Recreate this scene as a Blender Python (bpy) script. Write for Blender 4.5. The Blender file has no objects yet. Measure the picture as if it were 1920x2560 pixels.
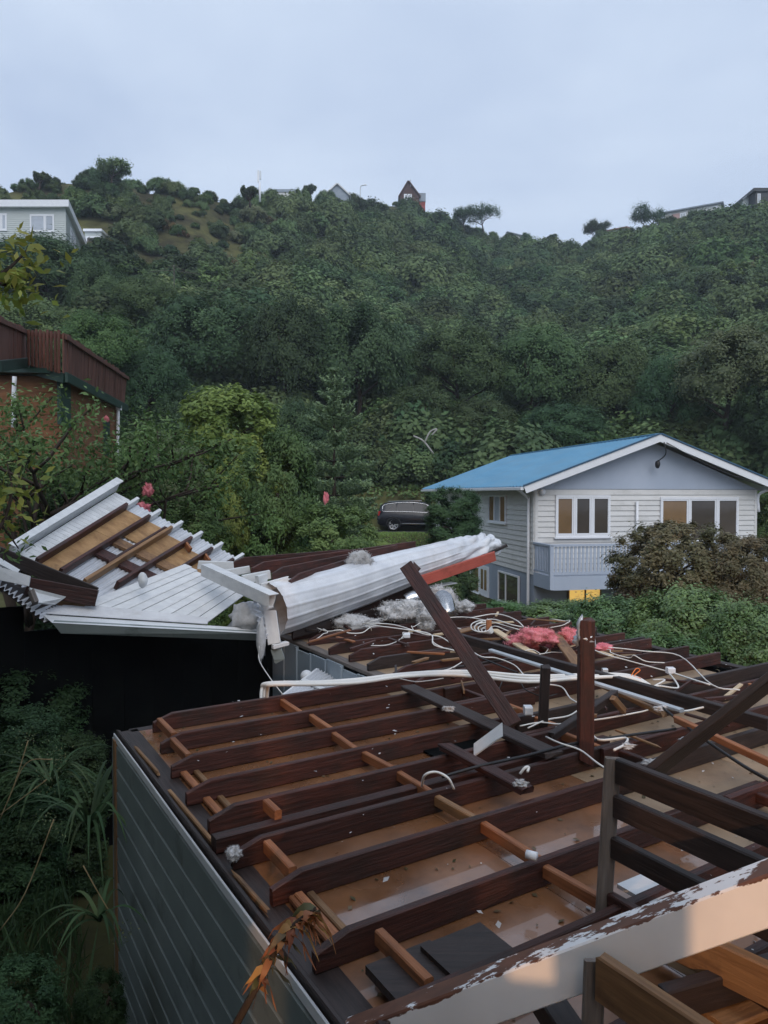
import bpy, math, random
import numpy as np
from mathutils import Vector, Matrix, noise

random.seed(7); RNG = np.random.default_rng(7)
sc = bpy.context.scene
COL = sc.collection
R = math.radians

# ------------------------------------------------------------------ camera
FP, CX, CY = 1805.0, 960.0, 1280.0          # focal length and centre in photo pixels (1920 x 2560)
CZ = 5.0                                    # eye height above the lowest garden
PITCH = math.atan((1280 - 1235) / FP)
cam_d = bpy.data.cameras.new('camera'); cam = bpy.data.objects.new('camera', cam_d); COL.objects.link(cam)
cam.location = (0, 0, CZ); cam.rotation_euler = (math.pi / 2 - PITCH, 0, 0)
cam_d.sensor_fit = 'HORIZONTAL'; cam_d.sensor_width = 36; cam_d.lens = FP / 1920 * 36
cam_d.clip_start = 0.05; cam_d.clip_end = 3000
sc.camera = cam

# ------------------------------------------------------------------ sky, sun, exposure
SUN_EL, SUN_AZ = R(42), R(168)              # azimuth from +Y clockwise: behind the camera, to its right
world = bpy.data.worlds.new('World'); sc.world = world; world.use_nodes = True
wn, wl = world.node_tree.nodes, world.node_tree.links; wn.clear()
wo = wn.new('ShaderNodeOutputWorld'); bg = wn.new('ShaderNodeBackground'); wl.new(bg.outputs[0], wo.inputs[0])
sky = wn.new('ShaderNodeTexSky'); sky.sky_type = 'NISHITA'; sky.sun_disc = False
sky.sun_elevation = SUN_EL; sky.sun_rotation = SUN_AZ
bg.inputs['Strength'].default_value = 0.1
wtc = wn.new('ShaderNodeTexCoord'); wmp = wn.new('ShaderNodeMapping'); wmp.inputs['Scale'].default_value = (1.0, 1.0, 2.2)
wl.new(wtc.outputs['Generated'], wmp.inputs[0])
wnz = wn.new('ShaderNodeTexNoise'); wnz.inputs['Scale'].default_value = 2.1; wnz.inputs['Detail'].default_value = 5
wnz.inputs['Roughness'].default_value = 0.5; wnz.inputs['Distortion'].default_value = 0.3
wl.new(wmp.outputs[0], wnz.inputs['Vector'])
wcr = wn.new('ShaderNodeValToRGB'); wl.new(wnz.outputs[0], wcr.inputs[0])
wcr.color_ramp.elements[0].position = 0.3; wcr.color_ramp.elements[0].color = (0.385, 0.468, 0.625, 1)
wcr.color_ramp.elements[1].position = 0.72; wcr.color_ramp.elements[1].color = (0.565, 0.650, 0.775, 1)
wsc = wn.new('ShaderNodeVectorMath'); wsc.operation = 'SCALE'; wsc.inputs['Scale'].default_value = 12.3
wl.new(wcr.outputs[0], wsc.inputs[0])
wmx = wn.new('ShaderNodeMix'); wmx.data_type = 'RGBA'; wmx.inputs[0].default_value = 0.93
wl.new(sky.outputs[0], wmx.inputs[6]); wl.new(wsc.outputs[0], wmx.inputs[7]); wl.new(wmx.outputs[2], bg.inputs[0])
sun_d = bpy.data.lights.new('sun', 'SUN'); sun_d.energy = 1.5; sun_d.angle = R(50); sun_d.color = (1.0, 0.95, 0.9)
sun = bpy.data.objects.new('sun', sun_d); COL.objects.link(sun)
_sd = Vector((math.sin(SUN_AZ) * math.cos(SUN_EL), math.cos(SUN_AZ) * math.cos(SUN_EL), math.sin(SUN_EL)))
sun.rotation_euler = (-_sd).to_track_quat('-Z', 'Y').to_euler(); sun.location = (0, 0, 60)
vs = sc.view_settings; vs.view_transform = 'Standard'; vs.look = 'None'; vs.exposure = 0.17; vs.gamma = 1.0
vs.use_curve_mapping = False
cy = sc.cycles; cy.max_bounces = 6; cy.diffuse_bounces = 3; cy.glossy_bounces = 3; cy.transmission_bounces = 4
cy.transparent_max_bounces = 6; cy.caustics_reflective = False; cy.caustics_refractive = False; cy.use_denoising = True
cy.sample_clamp_indirect = 4.0

# ------------------------------------------------------------------ pixel helpers
_fw = Vector((0, math.cos(PITCH), -math.sin(PITCH))); _up = Vector((0, math.sin(PITCH), math.cos(PITCH)))
EYE = Vector((0, 0, CZ))
def ray(px, py): return _fw + Vector((1, 0, 0)) * ((px - CX) / FP) + _up * ((CY - py) / FP)
def P(px, py, D): d = ray(px, py); return EYE + d * (D / d.y)
def PZ(px, py, z): d = ray(px, py); return EYE + d * ((z - CZ) / d.z)
def RP(px, py, pt, n): d = ray(px, py); return EYE + d * ((Vector(pt) - EYE).dot(n) / d.dot(n))
def zoomed(x0, y0, s): return lambda x, y, D: P(x0 + x / s, y0 + y / s, D)
K = 1.15732                                  # whole-picture view -> photo pixels
def Q(x, y, D): return P(x * K, y * K, D)
def ss(a, b, x): t = np.clip((x - a) / (b - a), 0, 1); return t * t * (3 - 2 * t)

# ------------------------------------------------------------------ object helpers
def tag(o, label=None, cat=None, group=None, kind=None):
    if label: o['label'] = label
    if cat: o['category'] = cat
    if group: o['group'] = group
    if kind or cat: o['kind'] = kind or 'thing'
    return o
def empty(name, loc, label=None, cat=None, group=None):
    o = bpy.data.objects.new(name, None); COL.objects.link(o); o.location = loc; o.empty_display_size = 0.2
    return tag(o, label, cat, group)
def wloc(o):
    v = Vector((0, 0, 0))
    while o is not None: v = v + o.location; o = o.parent
    return v
def link(name, me, mat, parent=None, M=None):
    """me in a local frame placed by M (world); every parent is unrotated or rotated parents are handled by inverse"""
    o = bpy.data.objects.new(name, me); COL.objects.link(o)
    if mat is not None and not me.materials: me.materials.append(mat)
    M = M or Matrix.Identity(4)
    if parent is not None:
        o.parent = parent; M = pw(parent).inverted() @ M
    o.matrix_basis = M
    return o
def pw(o):
    M = o.matrix_basis.copy()
    while o.parent is not None: o = o.parent; M = o.matrix_basis @ M
    return M
def mesh(name, V, F, smooth=False):
    me = bpy.data.meshes.new(name); me.from_pydata([tuple(v) for v in V], [], F); me.update()
    if smooth: me.polygons.foreach_set('use_smooth', [True] * len(me.polygons))
    return me
class MB:
    def __init__(s): s.V = []; s.F = []
    def add(s, V, F):
        n = len(s.V); s.V += [Vector(v) for v in V]; s.F += [[i + n for i in f] for f in F]; return s
    def hexa(s, a, b):
        """two quads of 4 points each, joined"""
        return s.add(list(a) + list(b), [[3, 2, 1, 0], [4, 5, 6, 7], [0, 1, 5, 4], [1, 2, 6, 5], [2, 3, 7, 6], [3, 0, 4, 7]])
    def box(s, c, x, y, z):
        """centre and three half-axis vectors"""
        c, x, y, z = map(Vector, (c, x, y, z))
        return s.hexa([c - x - y - z, c + x - y - z, c + x + y - z, c - x + y - z], [c - x - y + z, c + x - y + z, c + x + y + z, c - x + y + z])
    def build(s, name, mat, parent=None, smooth=False, origin=None):
        o = Vector(origin) if origin is not None else (sum(s.V, Vector()) / max(1, len(s.V)))
        return link(name, mesh(name, [v - o for v in s.V], s.F, smooth), mat, parent, Matrix.Translation(o))

def beam(name, p0, p1, w, h, mat, parent=None, up=(0, 0, 1), top=False, cut0=None, cut1=None, jag=0.0, ch=0.006, bow=0.0):
    """timber from p0 to p1; w across, h along up; top: p0, p1 lie on its upper face; cut = (length, drop) clips the upper corner"""
    p0, p1 = Vector(p0), Vector(p1); X = (p1 - p0); L = X.length; X.normalize()
    Y = Vector(up).cross(X).normalized(); Z = X.cross(Y)
    if top: p0 = p0 - Z * h / 2; p1 = p1 - Z * h / 2
    st = [(0.0, cut0[1] if cut0 else 0.0)]
    if cut0: st.append((cut0[0], 0.0))
    n = max(1, int(L / 0.9))
    for i in range(1, n):
        x = L * i / n
        if x > st[-1][0] + .05 and x < L - (cut1[0] if cut1 else 0) - .05: st.append((x, 0.0))
    if cut1: st.append((L - cut1[0], 0.0))
    st.append((L, cut1[1] if cut1 else 0.0))
    V, F = [], []; a, b = w / 2, h / 2
    rs = random.Random(hash((round(p0.x, 3), round(p0.y, 3), round(L, 3))) & 0xffff)
    for k, (x, dr) in enumerate(st):
        e = (k == 0 or k == len(st) - 1)
        oy = (rs.random() - .5) * 0.006 * (0 if e else 1); oz = bow * (1 - (2 * x / L - 1) ** 2)
        for (y, z) in ((-a + ch, -b), (a - ch, -b), (a, -b + ch), (a, b - ch - dr), (a - ch, b - dr), (-a + ch, b - dr), (-a, b - ch - dr), (-a, -b + ch)):
            jx = (rs.random() - .5) * 2 * jag if e and jag else 0.0
            V.append((x + jx, y + oy, z + oz))
    for k in range(len(st) - 1):
        for j in range(8):
            F.append([k * 8 + j, (k + 1) * 8 + j, (k + 1) * 8 + (j + 1) % 8, k * 8 + (j + 1) % 8])
    F.append(list(range(8))); m = (len(st) - 1) * 8; F.append([m + 7 - j for j in range(8)])
    M = Matrix(((X.x, Y.x, Z.x, p0.x), (X.y, Y.y, Z.y, p0.y), (X.z, Y.z, Z.z, p0.z), (0, 0, 0, 1)))
    return link(name, mesh(name, V, F), mat, parent, M)

def spline(pts, per=6):
    pts = [Vector(p) for p in pts]
    if len(pts) < 3: return pts
    e = [pts[0] * 2 - pts[1]] + pts + [pts[-1] * 2 - pts[-2]]; out = []
    for i in range(1, len(e) - 2):
        a, b, c, d = e[i - 1:i + 3]
        for k in range(per):
            t = k / per
            out.append(0.5 * ((2 * b) + (c - a) * t + (2 * a - 5 * b + 4 * c - d) * t * t + (3 * b - a - 3 * c + d) * t ** 3))
    return out + [pts[-1]]
def tube_geo(pts, r, n=6, taper=None):
    V, F = [], []; N = len(pts); ref = None
    for i, p in enumerate(pts):
        t = (pts[min(i + 1, N - 1)] - pts[max(i - 1, 0)])
        t = t.normalized() if t.length > 1e-9 else Vector((0, 0, 1))
        if ref is None: ref = Vector((0, 0, 1)) if abs(t.z) < .9 else Vector((1, 0, 0))
        a = (ref - t * ref.dot(t)).normalized(); ref = a; b = t.cross(a)
        rr = r if taper is None else taper[i]
        for j in range(n):
            q = 2 * math.pi * j / n; V.append(p + (a * math.cos(q) + b * math.sin(q)) * rr)
    for i in range(N - 1):
        for j in range(n): F.append([i * n + j, i * n + (j + 1) % n, (i + 1) * n + (j + 1) % n, (i + 1) * n + j])
    F.append([n - 1 - j for j in range(n)]); F.append([(N - 1) * n + j for j in range(n)])
    return V, F
def tube(name, pts, r, mat, parent=None, n=6, per=6):
    b = MB(); b.add(*tube_geo(spline(pts, per), r, n)); return b.build(name, mat, parent, True)

def icos(sub):
    import bmesh
    bm = bmesh.new(); bmesh.ops.create_icosphere(bm, subdivisions=sub, radius=1)
    V = [v.co.copy() for v in bm.verts]; F = [[v.index for v in f.verts] for f in bm.faces]; bm.free(); return V, F
ICO = {k: icos(k) for k in (1, 2, 3, 4)}
def blob(name, c, rad, mat, parent=None, amp=.35, freq=2.2, sub=3, seed=0, flat=-1.0, rz=0.0):
    """crumpled lump (insulation, cloth): noise-displaced ball with radii rad"""
    V, F = ICO[sub]; out = []
    for v in V:
        o_ = Vector((seed * 7.3, seed * 3.1, seed)); n = noise.noise(v * freq + o_); n2 = abs(noise.noise(v * freq * 2.0 + o_ * 1.7)); n3 = abs(noise.noise(v * freq * 4.5 + o_))
        s = 1 + amp * 1.3 * n - amp * .7 * (.35 - n2) - amp * .22 * (.3 - n3)
        q = Vector((v.x * rad[0] * s, v.y * rad[1] * s, max(v.z, flat) * rad[2] * s)); out.append(q)
    M = Matrix.Translation(Vector(c)) @ Matrix.Rotation(rz, 4, 'Z')
    return link(name, mesh(name, out, F, True), mat, parent, M)

class Patch:
    """bilinear patch of four corners c00 c10 c11 c01; (a, b, h) -> point, h along the normal"""
    def __init__(s, c00, c10, c11, c01, flip=False, bulge=0.0):
        s.c = [Vector(c) for c in (c00, c10, c11, c01)]
        n = (s.c[1] - s.c[0]).cross(s.c[3] - s.c[0]).normalized(); s.n = -n if flip else n; s.bulge = bulge
        if s.n.dot(EYE - s.c[0]) < 0: s.n = -s.n
    def __call__(s, a, b, h=0.0):
        c = s.c
        p = (c[0] * (1 - a) + c[1] * a) * (1 - b) + (c[3] * (1 - a) + c[2] * a) * b
        return p + s.n * (h + s.bulge * 4 * b * (1 - b))
    def board(s, name, a0, a1, b0, b1, h0, h1, mat, parent, na=1):
        m = MB()
        for k in range(na):
            x, y = a0 + (a1 - a0) * k / na, a0 + (a1 - a0) * (k + 1) / na
            m.hexa([s(x, b0, h0), s(y, b0, h0), s(y, b1, h0), s(x, b1, h0)], [s(x, b0, h1), s(y, b0, h1), s(y, b1, h1), s(x, b1, h1)])
        return m.build(name, mat, parent)
    def stick(s, name, a0, b0, a1, b1, w, h, mat, parent, h0=0.0, **kw):
        return beam(name, s(a0, b0, h0 + h / 2), s(a1, b1, h0 + h / 2), w, h, mat, parent, up=s.n, **kw)
    def corr(s, name, a0, a1, b0, b1, h, n, amp, mat, parent, along='a', thick=.004):
        """corrugated sheet with the ridges running along a (or b)"""
        m = MB(); N = n * 6; T = 6; V, F = [], []
        for i in range(N + 1):
            off = amp * math.sin(2 * math.pi * i / 6)
            for t in range(T + 1):
                u, v = (t / T, i / N) if along == 'a' else (i / N, t / T)
                V.append(s(a0 + (a1 - a0) * u, b0 + (b1 - b0) * v, h + off))
        for i in range(N):
            for t in range(T): q = i * (T + 1) + t; F.append([q, q + 1, q + T + 2, q + T + 1])
        m.add(V, F); return m.build(name, mat, parent, True)

# ------------------------------------------------------------------ materials
MATS = {}
def nd(nt, t, **kw):
    n = nt.nodes.new(t)
    for k, v in kw.items(): setattr(n, k, v)
    return n
def pmat(name, c1, c2, sc3=(1, 1, 1), scale=4.0, rough=.6, bump=.15, detail=6, metal=0.0, spec=.4, rand=.12, coat=0.0,
         dirt=None, dirt_lo=.55, dirt_hi=.72, dirt_scale=2.0, lo=.35, hi=.68, trans=0.0, alpha=1.0, emit=None, rough2=None):
    m = bpy.data.materials.new(name); m.use_nodes = True; nt = m.node_tree; L = nt.links
    b = nt.nodes['Principled BSDF']
    tc = nd(nt, 'ShaderNodeTexCoord'); oi = nd(nt, 'ShaderNodeObjectInfo')
    add = nd(nt, 'ShaderNodeVectorMath', operation='ADD'); mul = nd(nt, 'ShaderNodeMath', operation='MULTIPLY'); mul.inputs[1].default_value = 37.0
    L.new(oi.outputs['Random'], mul.inputs[0]); L.new(tc.outputs['Object'], add.inputs[0]); L.new(mul.outputs[0], add.inputs[1])
    mp = nd(nt, 'ShaderNodeMapping'); mp.inputs['Scale'].default_value = sc3; L.new(add.outputs[0], mp.inputs[0])
    nz = nd(nt, 'ShaderNodeTexNoise'); nz.inputs['Scale'].default_value = scale; nz.inputs['Detail'].default_value = detail; nz.inputs['Roughness'].default_value = .62
    L.new(mp.outputs[0], nz.inputs['Vector'])
    cr = nd(nt, 'ShaderNodeValToRGB'); cr.color_ramp.elements[0].position = lo; cr.color_ramp.elements[1].position = hi
    cr.color_ramp.elements[0].color = (*c1, 1); cr.color_ramp.elements[1].color = (*c2, 1); L.new(nz.outputs[0], cr.inputs[0])
    col = cr.outputs[0]
    if dirt:
        n2 = nd(nt, 'ShaderNodeTexNoise'); n2.inputs['Scale'].default_value = dirt_scale; n2.inputs['Detail'].default_value = 8; n2.inputs['Roughness'].default_value = .7
        L.new(add.outputs[0], n2.inputs['Vector'])
        mr = nd(nt, 'ShaderNodeMapRange'); mr.inputs[1].default_value = dirt_lo; mr.inputs[2].default_value = dirt_hi; L.new(n2.outputs[0], mr.inputs[0])
        mx = nd(nt, 'ShaderNodeMix', data_type='RGBA'); L.new(mr.outputs[0], mx.inputs[0]); L.new(col, mx.inputs[6]); mx.inputs[7].default_value = (*dirt, 1); col = mx.outputs[2]
    if rand:
        hs = nd(nt, 'ShaderNodeHueSaturation'); mr2 = nd(nt, 'ShaderNodeMapRange'); mr2.inputs[3].default_value = 1 - rand; mr2.inputs[4].default_value = 1 + rand
        L.new(oi.outputs['Random'], mr2.inputs[0]); L.new(mr2.outputs[0], hs.inputs['Value']); L.new(col, hs.inputs['Color']); col = hs.outputs[0]
    L.new(col, b.inputs['Base Color'])
    b.inputs['Roughness'].default_value = rough; b.inputs['Metallic'].default_value = metal; b.inputs['Specular IOR Level'].default_value = spec
    b.inputs['Coat Weight'].default_value = coat
    if rough2 is not None:
        mr3 = nd(nt, 'ShaderNodeMapRange'); mr3.inputs[1].default_value = .4; mr3.inputs[2].default_value = .6; mr3.inputs[3].default_value = rough; mr3.inputs[4].default_value = rough2
        n3 = nd(nt, 'ShaderNodeTexNoise'); n3.inputs['Scale'].default_value = 1.6; n3.inputs['Detail'].default_value = 4
        L.new(add.outputs[0], n3.inputs['Vector']); L.new(n3.outputs[0], mr3.inputs[0]); L.new(mr3.outputs[0], b.inputs['Roughness'])
    if trans: b.inputs['Transmission Weight'].default_value = trans
    if alpha < 1: b.inputs['Alpha'].default_value = alpha
    if emit: b.inputs['Emission Color'].default_value = (*emit[0], 1); b.inputs['Emission Strength'].default_value = emit[1]
    if bump:
        bp = nd(nt, 'ShaderNodeBump'); bp.inputs['Strength'].default_value = bump; bp.inputs['Distance'].default_value = .02
        L.new(nz.outputs[0], bp.inputs['Height']); L.new(bp.outputs[0], b.inputs['Normal'])
    MATS[name] = m; return m
def leafmat(name, c1, c2, rough=.5, spec=.35, trans=.25, rand=.3):
    """foliage: colour differs from leaf to leaf (tint) and from plant to plant (object random)"""
    m = bpy.data.materials.new(name); m.use_nodes = True; nt = m.node_tree; L = nt.links; b = nt.nodes['Principled BSDF']
    at = nd(nt, 'ShaderNodeAttribute', attribute_name='tint'); oi = nd(nt, 'ShaderNodeObjectInfo')
    mx = nd(nt, 'ShaderNodeMix', data_type='RGBA'); L.new(at.outputs['Fac'], mx.inputs[0]); mx.inputs[6].default_value = (*c1, 1); mx.inputs[7].default_value = (*c2, 1)
    hs = nd(nt, 'ShaderNodeHueSaturation'); L.new(mx.outputs[2], hs.inputs['Color'])
    mr = nd(nt, 'ShaderNodeMapRange'); mr.inputs[3].default_value = 1 - rand; mr.inputs[4].default_value = 1 + rand; L.new(oi.outputs['Random'], mr.inputs[0]); L.new(mr.outputs[0], hs.inputs['Value'])
    m1 = nd(nt, 'ShaderNodeMath', operation='MULTIPLY'); m1.inputs[1].default_value = 7.31; fr = nd(nt, 'ShaderNodeMath', operation='FRACT')
    L.new(oi.outputs['Random'], m1.inputs[0]); L.new(m1.outputs[0], fr.inputs[0])
    mh = nd(nt, 'ShaderNodeMapRange'); mh.inputs[3].default_value = .475; mh.inputs[4].default_value = .525; L.new(fr.outputs[0], mh.inputs[0]); L.new(mh.outputs[0], hs.inputs['Hue'])
    L.new(hs.outputs[0], b.inputs['Base Color']); b.inputs['Roughness'].default_value = rough; b.inputs['Specular IOR Level'].default_value = spec
    if trans:
        tr = nd(nt, 'ShaderNodeBsdfTranslucent'); L.new(hs.outputs[0], tr.inputs[0]); ms = nd(nt, 'ShaderNodeMixShader'); ms.inputs[0].default_value = trans
        L.new(b.outputs[0], ms.inputs[1]); L.new(tr.outputs[0], ms.inputs[2]); L.new(ms.outputs[0], nt.nodes['Material Output'].inputs[0])
    MATS[name] = m; return m

G = (1, 14, 14)     # grain stretched along a timber's length
timber = pmat('dark_red_timber', (.030, .010, .008), (.085, .028, .020), G, 3.5, rough=.62, bump=.45, rand=.3, dirt=(.024, .015, .012), dirt_lo=.45, dirt_hi=.7, dirt_scale=3, rough2=.42)
timber_blk = pmat('blackened_timber', (.018, .013, .012), (.042, .028, .025), G, 3.5, rough=.55, bump=.25, rand=.2)
timber_red = pmat('fresh_red_timber', (.33, .065, .045), (.43, .10, .07), G, 3.5, rough=.6, bump=.2, rand=.05, dirt=(.1, .03, .02))
timber_new = pmat('orange_timber', (.21, .075, .03), (.36, .15, .065), G, 3.0, rough=.65, bump=.2, rand=.2, dirt=(.12, .05, .025), dirt_lo=.58)
timber_pale = pmat('pale_timber', (.50, .38, .24), (.62, .50, .34), G, 3.0, rough=.65, bump=.15, rand=.1, dirt=(.2, .14, .09))
timber_brn = pmat('brown_timber', (.16, .085, .04), (.28, .16, .075), G, 3.0, rough=.6, bump=.2, rand=.15, dirt=(.06, .03, .02))
timber_grey = pmat('weathered_timber', (.10, .085, .075), (.19, .165, .15), G, 3.0, rough=.75, bump=.3, rand=.15)
plywood = pmat('plywood', (.26, .14, .055), (.43, .255, .11), (1, 3.0, 3.0), 2.4, rough=.55, bump=.08, rand=.1, detail=3, dirt=(.16, .085, .035), dirt_scale=3)
ceil_wet = pmat('soaked_brown_board', (.20, .088, .038), (.30, .14, .064), (1, 1, 1), 1.5, rough=.05, bump=.03, rand=.1, spec=.9, coat=.7, dirt=(.10, .045, .022), dirt_lo=.45, dirt_hi=.72, dirt_scale=1.7, rough2=.55)
ceil_dry = pmat('sandy_board', (.27, .185, .115), (.36, .26, .17), (1, 1, 1), 1.2, rough=.6, bump=.04, rand=.08, dirt=(.15, .10, .065), dirt_lo=.5, dirt_hi=.8, dirt_scale=1.3)
white = pmat('white_paint', (.58, .595, .61), (.70, .715, .72), (1, 4, 4), 3.0, rough=.45, bump=.05, rand=.05, dirt=(.36, .35, .33), dirt_lo=.60, dirt_hi=.85, dirt_scale=3.5)
white_clean = pmat('window_white', (.72, .74, .78), (.78, .80, .83), (1, 1, 1), 3.0, rough=.4, bump=.02, rand=.03)
metal_white = pmat('white_roofing', (.52, .54, .58), (.67, .69, .72), (1, 1, 1), 2.2, rough=.27, bump=.03, rand=.05, spec=.5, dirt=(.42, .42, .42), dirt_lo=.5, dirt_hi=.8, dirt_scale=2.5)
grey_blue = pmat('grey_blue_paint', (.25, .30, .35), (.31, .37, .42), (1, 1, 1), 2.0, rough=.5, bump=.04, rand=.05, dirt=(.16, .18, .19), dirt_lo=.58)
clad_green = pmat('grey_green_cladding', (.165, .195, .192), (.215, .245, .24), (.4, 1, 1), 3.0, rough=.42, bump=.03, rand=.08, dirt=(.06, .07, .06))
void_black = pmat('void_shade_black', (.004, .005, .006), (.008, .009, .009), (1, 1, 1), 2.0, rough=.9, bump=.1, spec=.05)  # the void's shade is put into this near-black colour
soil = pmat('garden_soil', (.028, .025, .014), (.065, .06, .03), (1, 1, 1), .7, rough=.95, bump=.4, rand=0, spec=.1, dirt=(.11, .11, .042), dirt_lo=.42, dirt_hi=.6, dirt_scale=.15)
fluff = pmat('white_wool', (.42, .42, .425), (.58, .58, .585), (1, 1, 1), 9.0, rough=.95, bump=.7, rand=.05, spec=.1, dirt=(.3, .29, .28), dirt_scale=5)
pink = pmat('pink_wool', (.62, .16, .19), (.78, .30, .33), (1, 1, 1), 12.0, rough=.95, bump=.7, rand=.05, spec=.1)
foil = pmat('silver_foil', (.55, .56, .58), (.75, .76, .78), (1, 1, 1), 10.0, rough=.25, bump=.2, metal=.95, rand=0)
wire_w = pmat('white_cable', (.68, .67, .64), (.78, .77, .74), scale=3, rough=.45, bump=0, rand=.06)
wire_k = pmat('black_cable', (.012, .012, .013), (.02, .02, .022), scale=3, rough=.4, bump=0)
orange_p = pmat('orange_plastic', (.75, .18, .03), (.8, .22, .04), scale=3, rough=.4, bump=0)
alu = pmat('grey_aluminium', (.52, .56, .60), (.62, .66, .70), scale=3, rough=.35, bump=0, metal=.3)
clear_p = pmat('clear_plastic', (.55, .57, .60), (.66, .68, .72), scale=2, rough=.25, bump=.02, alpha=.75, spec=.6)

# ------------------------------------------------------------------ ground
SKY_PX = np.array([-900, -200, 0, 98, 278, 382, 498, 555, 648, 718, 810, 914, 1007, 1111, 1215, 1331, 1447, 1539, 1667, 1805, 1920, 2300, 2900.])
SKY_PY = np.array([520, 470, 462, 448, 428, 458, 470, 492, 484, 486, 486, 506, 510, 545, 585, 610, 612, 590, 556, 528, 512, 480, 470.])
RID_PX = np.array([-900, 0, 500, 800, 1010, 1200, 1450, 1700, 2000, 2900.])
RID_D = np.array([105, 110, 122, 160, 195, 200, 190, 165, 150, 140.])
def ground(x, y):
    x = np.asarray(x, float); y = np.asarray(y, float)
    yy = np.maximum(y, 8.0); px = np.clip(960 + FP * x / yy, -900, 2900)
    base = .4 + .5 * ss(11, 24, y) + 1.9 * ss(36.5, 40.5, y + 5.0 * ss(3.0, -4.0, x)) + .9 * ss(-2.0, -6.5, x) * ss(9.5, 5.5, y)
    Dr = np.interp(px, RID_PX, RID_D); tr = (1235 - np.interp(px, SKY_PX, SKY_PY)) / FP
    zr = CZ + tr * Dr - 1.7                              # bush about 3 m high stands on the ridge
    D0 = 43.0
    q = np.clip((yy - D0) / (Dr - D0), 0, 1)
    tb = (2.8 - CZ) / D0
    t = tb + ((zr - CZ) / Dr - tb) * q ** .52
    hill = CZ + t * yy
    over = np.where(yy > Dr, zr - .12 * (yy - Dr), hill)
    z = np.where(yy < D0, base, over)
    bump = .4 * np.exp(-((px - 60) / 240.) ** 2) * np.exp(-((yy - 84) / 12.) ** 2)
    z = z + np.where(yy > D0, bump, 0)
    z = z + np.where(y > 44, .5 * np.sin(x * .21 + 1) * np.sin(y * .17), 0)
    return z
def gz(x, y): return float(ground(x, y))
gx = np.concatenate([np.linspace(-420, -70, 36), np.linspace(-68, 68, 110), np.linspace(70, 420, 36)])
gy = np.concatenate([np.linspace(-120, -6, 12), np.linspace(-4, 60, 80), np.linspace(62, 240, 90), np.linspace(246, 700, 30)])
GX, GY = np.meshgrid(gx, gy); GZ = ground(GX, GY)
nx = len(gx); V = np.stack([GX.ravel(), GY.ravel(), GZ.ravel()], 1)
F = [[j * nx + i, j * nx + i + 1, (j + 1) * nx + i + 1, (j + 1) * nx + i] for j in range(len(gy) - 1) for i in range(nx - 1)]
g_o = link('ground', mesh('ground', V, F, True), soil); tag(g_o, 'dark soil and rough grass of the garden and hillside', 'ground', kind='structure')

# ------------------------------------------------------------------ foliage
def leaf_mesh(name, C, N, S, mat, asp=.45, tint=None, extra=None, droop=0.0, rng=RNG):
    """rhombic leaves: centres C, normals N, lengths S; extra = (V, F) of a solid core appended"""
    n = len(C); N = N / (np.linalg.norm(N, axis=1, keepdims=True) + 1e-9)
    T = rng.normal(size=(n, 3)); T[:, 2] -= droop; T -= N * np.sum(T * N, 1, keepdims=True); T /= (np.linalg.norm(T, axis=1, keepdims=True) + 1e-9)
    B = np.cross(N, T); S = S[:, None]
    V = np.stack([C - T * S * .5, C + B * S * asp * .5 + T * S * .04 + N * S * .06, C + T * S * .5, C - B * S * asp * .5 + T * S * .04 + N * S * .06], 1).reshape(-1, 3)
    F = np.arange(4 * n, dtype=np.int32); nl = 4 * n; nf = n
    if tint is None: tint = rng.random(n)
    ls = np.arange(0, nl, 4, dtype=np.int32)
    if extra is not None and len(extra[0]):
        EV, EF = np.asarray(extra[0], float), np.asarray(extra[1], np.int32); V = np.concatenate([V, EV]); F = np.concatenate([F, EF.ravel() + 4 * n])
        ls = np.concatenate([ls, nl + np.arange(0, EF.size, 3, dtype=np.int32)]); tint = np.concatenate([tint, np.full(len(EF), .15)])
    me = bpy.data.meshes.new(name); me.vertices.add(len(V)); me.vertices.foreach_set('co', V.astype(np.float32).ravel())
    me.loops.add(len(F)); me.loops.foreach_set('vertex_index', F.astype(np.int32)); me.polygons.add(len(ls)); me.polygons.foreach_set('loop_start', ls)
    me.update(calc_edges=True); at = me.attributes.new('tint', 'FLOAT', 'FACE'); at.data.foreach_set('value', tint.astype(np.float32))
    me.materials.append(mat); return me
def unit(n, rng=RNG):
    v = rng.normal(size=(n, 3)); return v / np.linalg.norm(v, axis=1, keepdims=True)
def clump_leaves(cen, rad, per, size, rng=RNG, core=.48, up=.6, shell=.5, rnd=.8):
    """leaves over the shells of balls (clumps); returns C, N, S, tint, core geometry"""
    C, N, S, T = [], [], [], []; EV, EF = [], []; iv, jf = ICO[1]; iv = np.array([tuple(v) for v in iv]); jf = np.array(jf, np.int32); off = 0
    for c, r in zip(cen, rad):
        d = unit(per, rng); k = (1 - shell * rng.random(per) ** 1.5)[:, None]
        C.append(c + d * r * k * (1 + .22 * rng.normal(size=(per, 1)))); n = d * .7 + unit(per, rng) * .7 + (rnd * c / (np.linalg.norm(c) + 1e-6) if core else 0); n[:, 2] += up; N.append(n)
        S.append(size * (.7 + .6 * rng.random(per))); T.append(np.clip(rng.random() * .75 + .35 * rng.random(per) - .05, 0, 1))
        if core: EV.append(c + iv * r * core * (1 + .15 * rng.normal(size=(len(iv), 1)))); EF.append(jf + off); off += len(iv)
    ex = (np.concatenate(EV), np.concatenate(EF)) if core else None
    return np.concatenate(C), np.concatenate(N), np.concatenate(S), np.concatenate(T), ex
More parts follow.
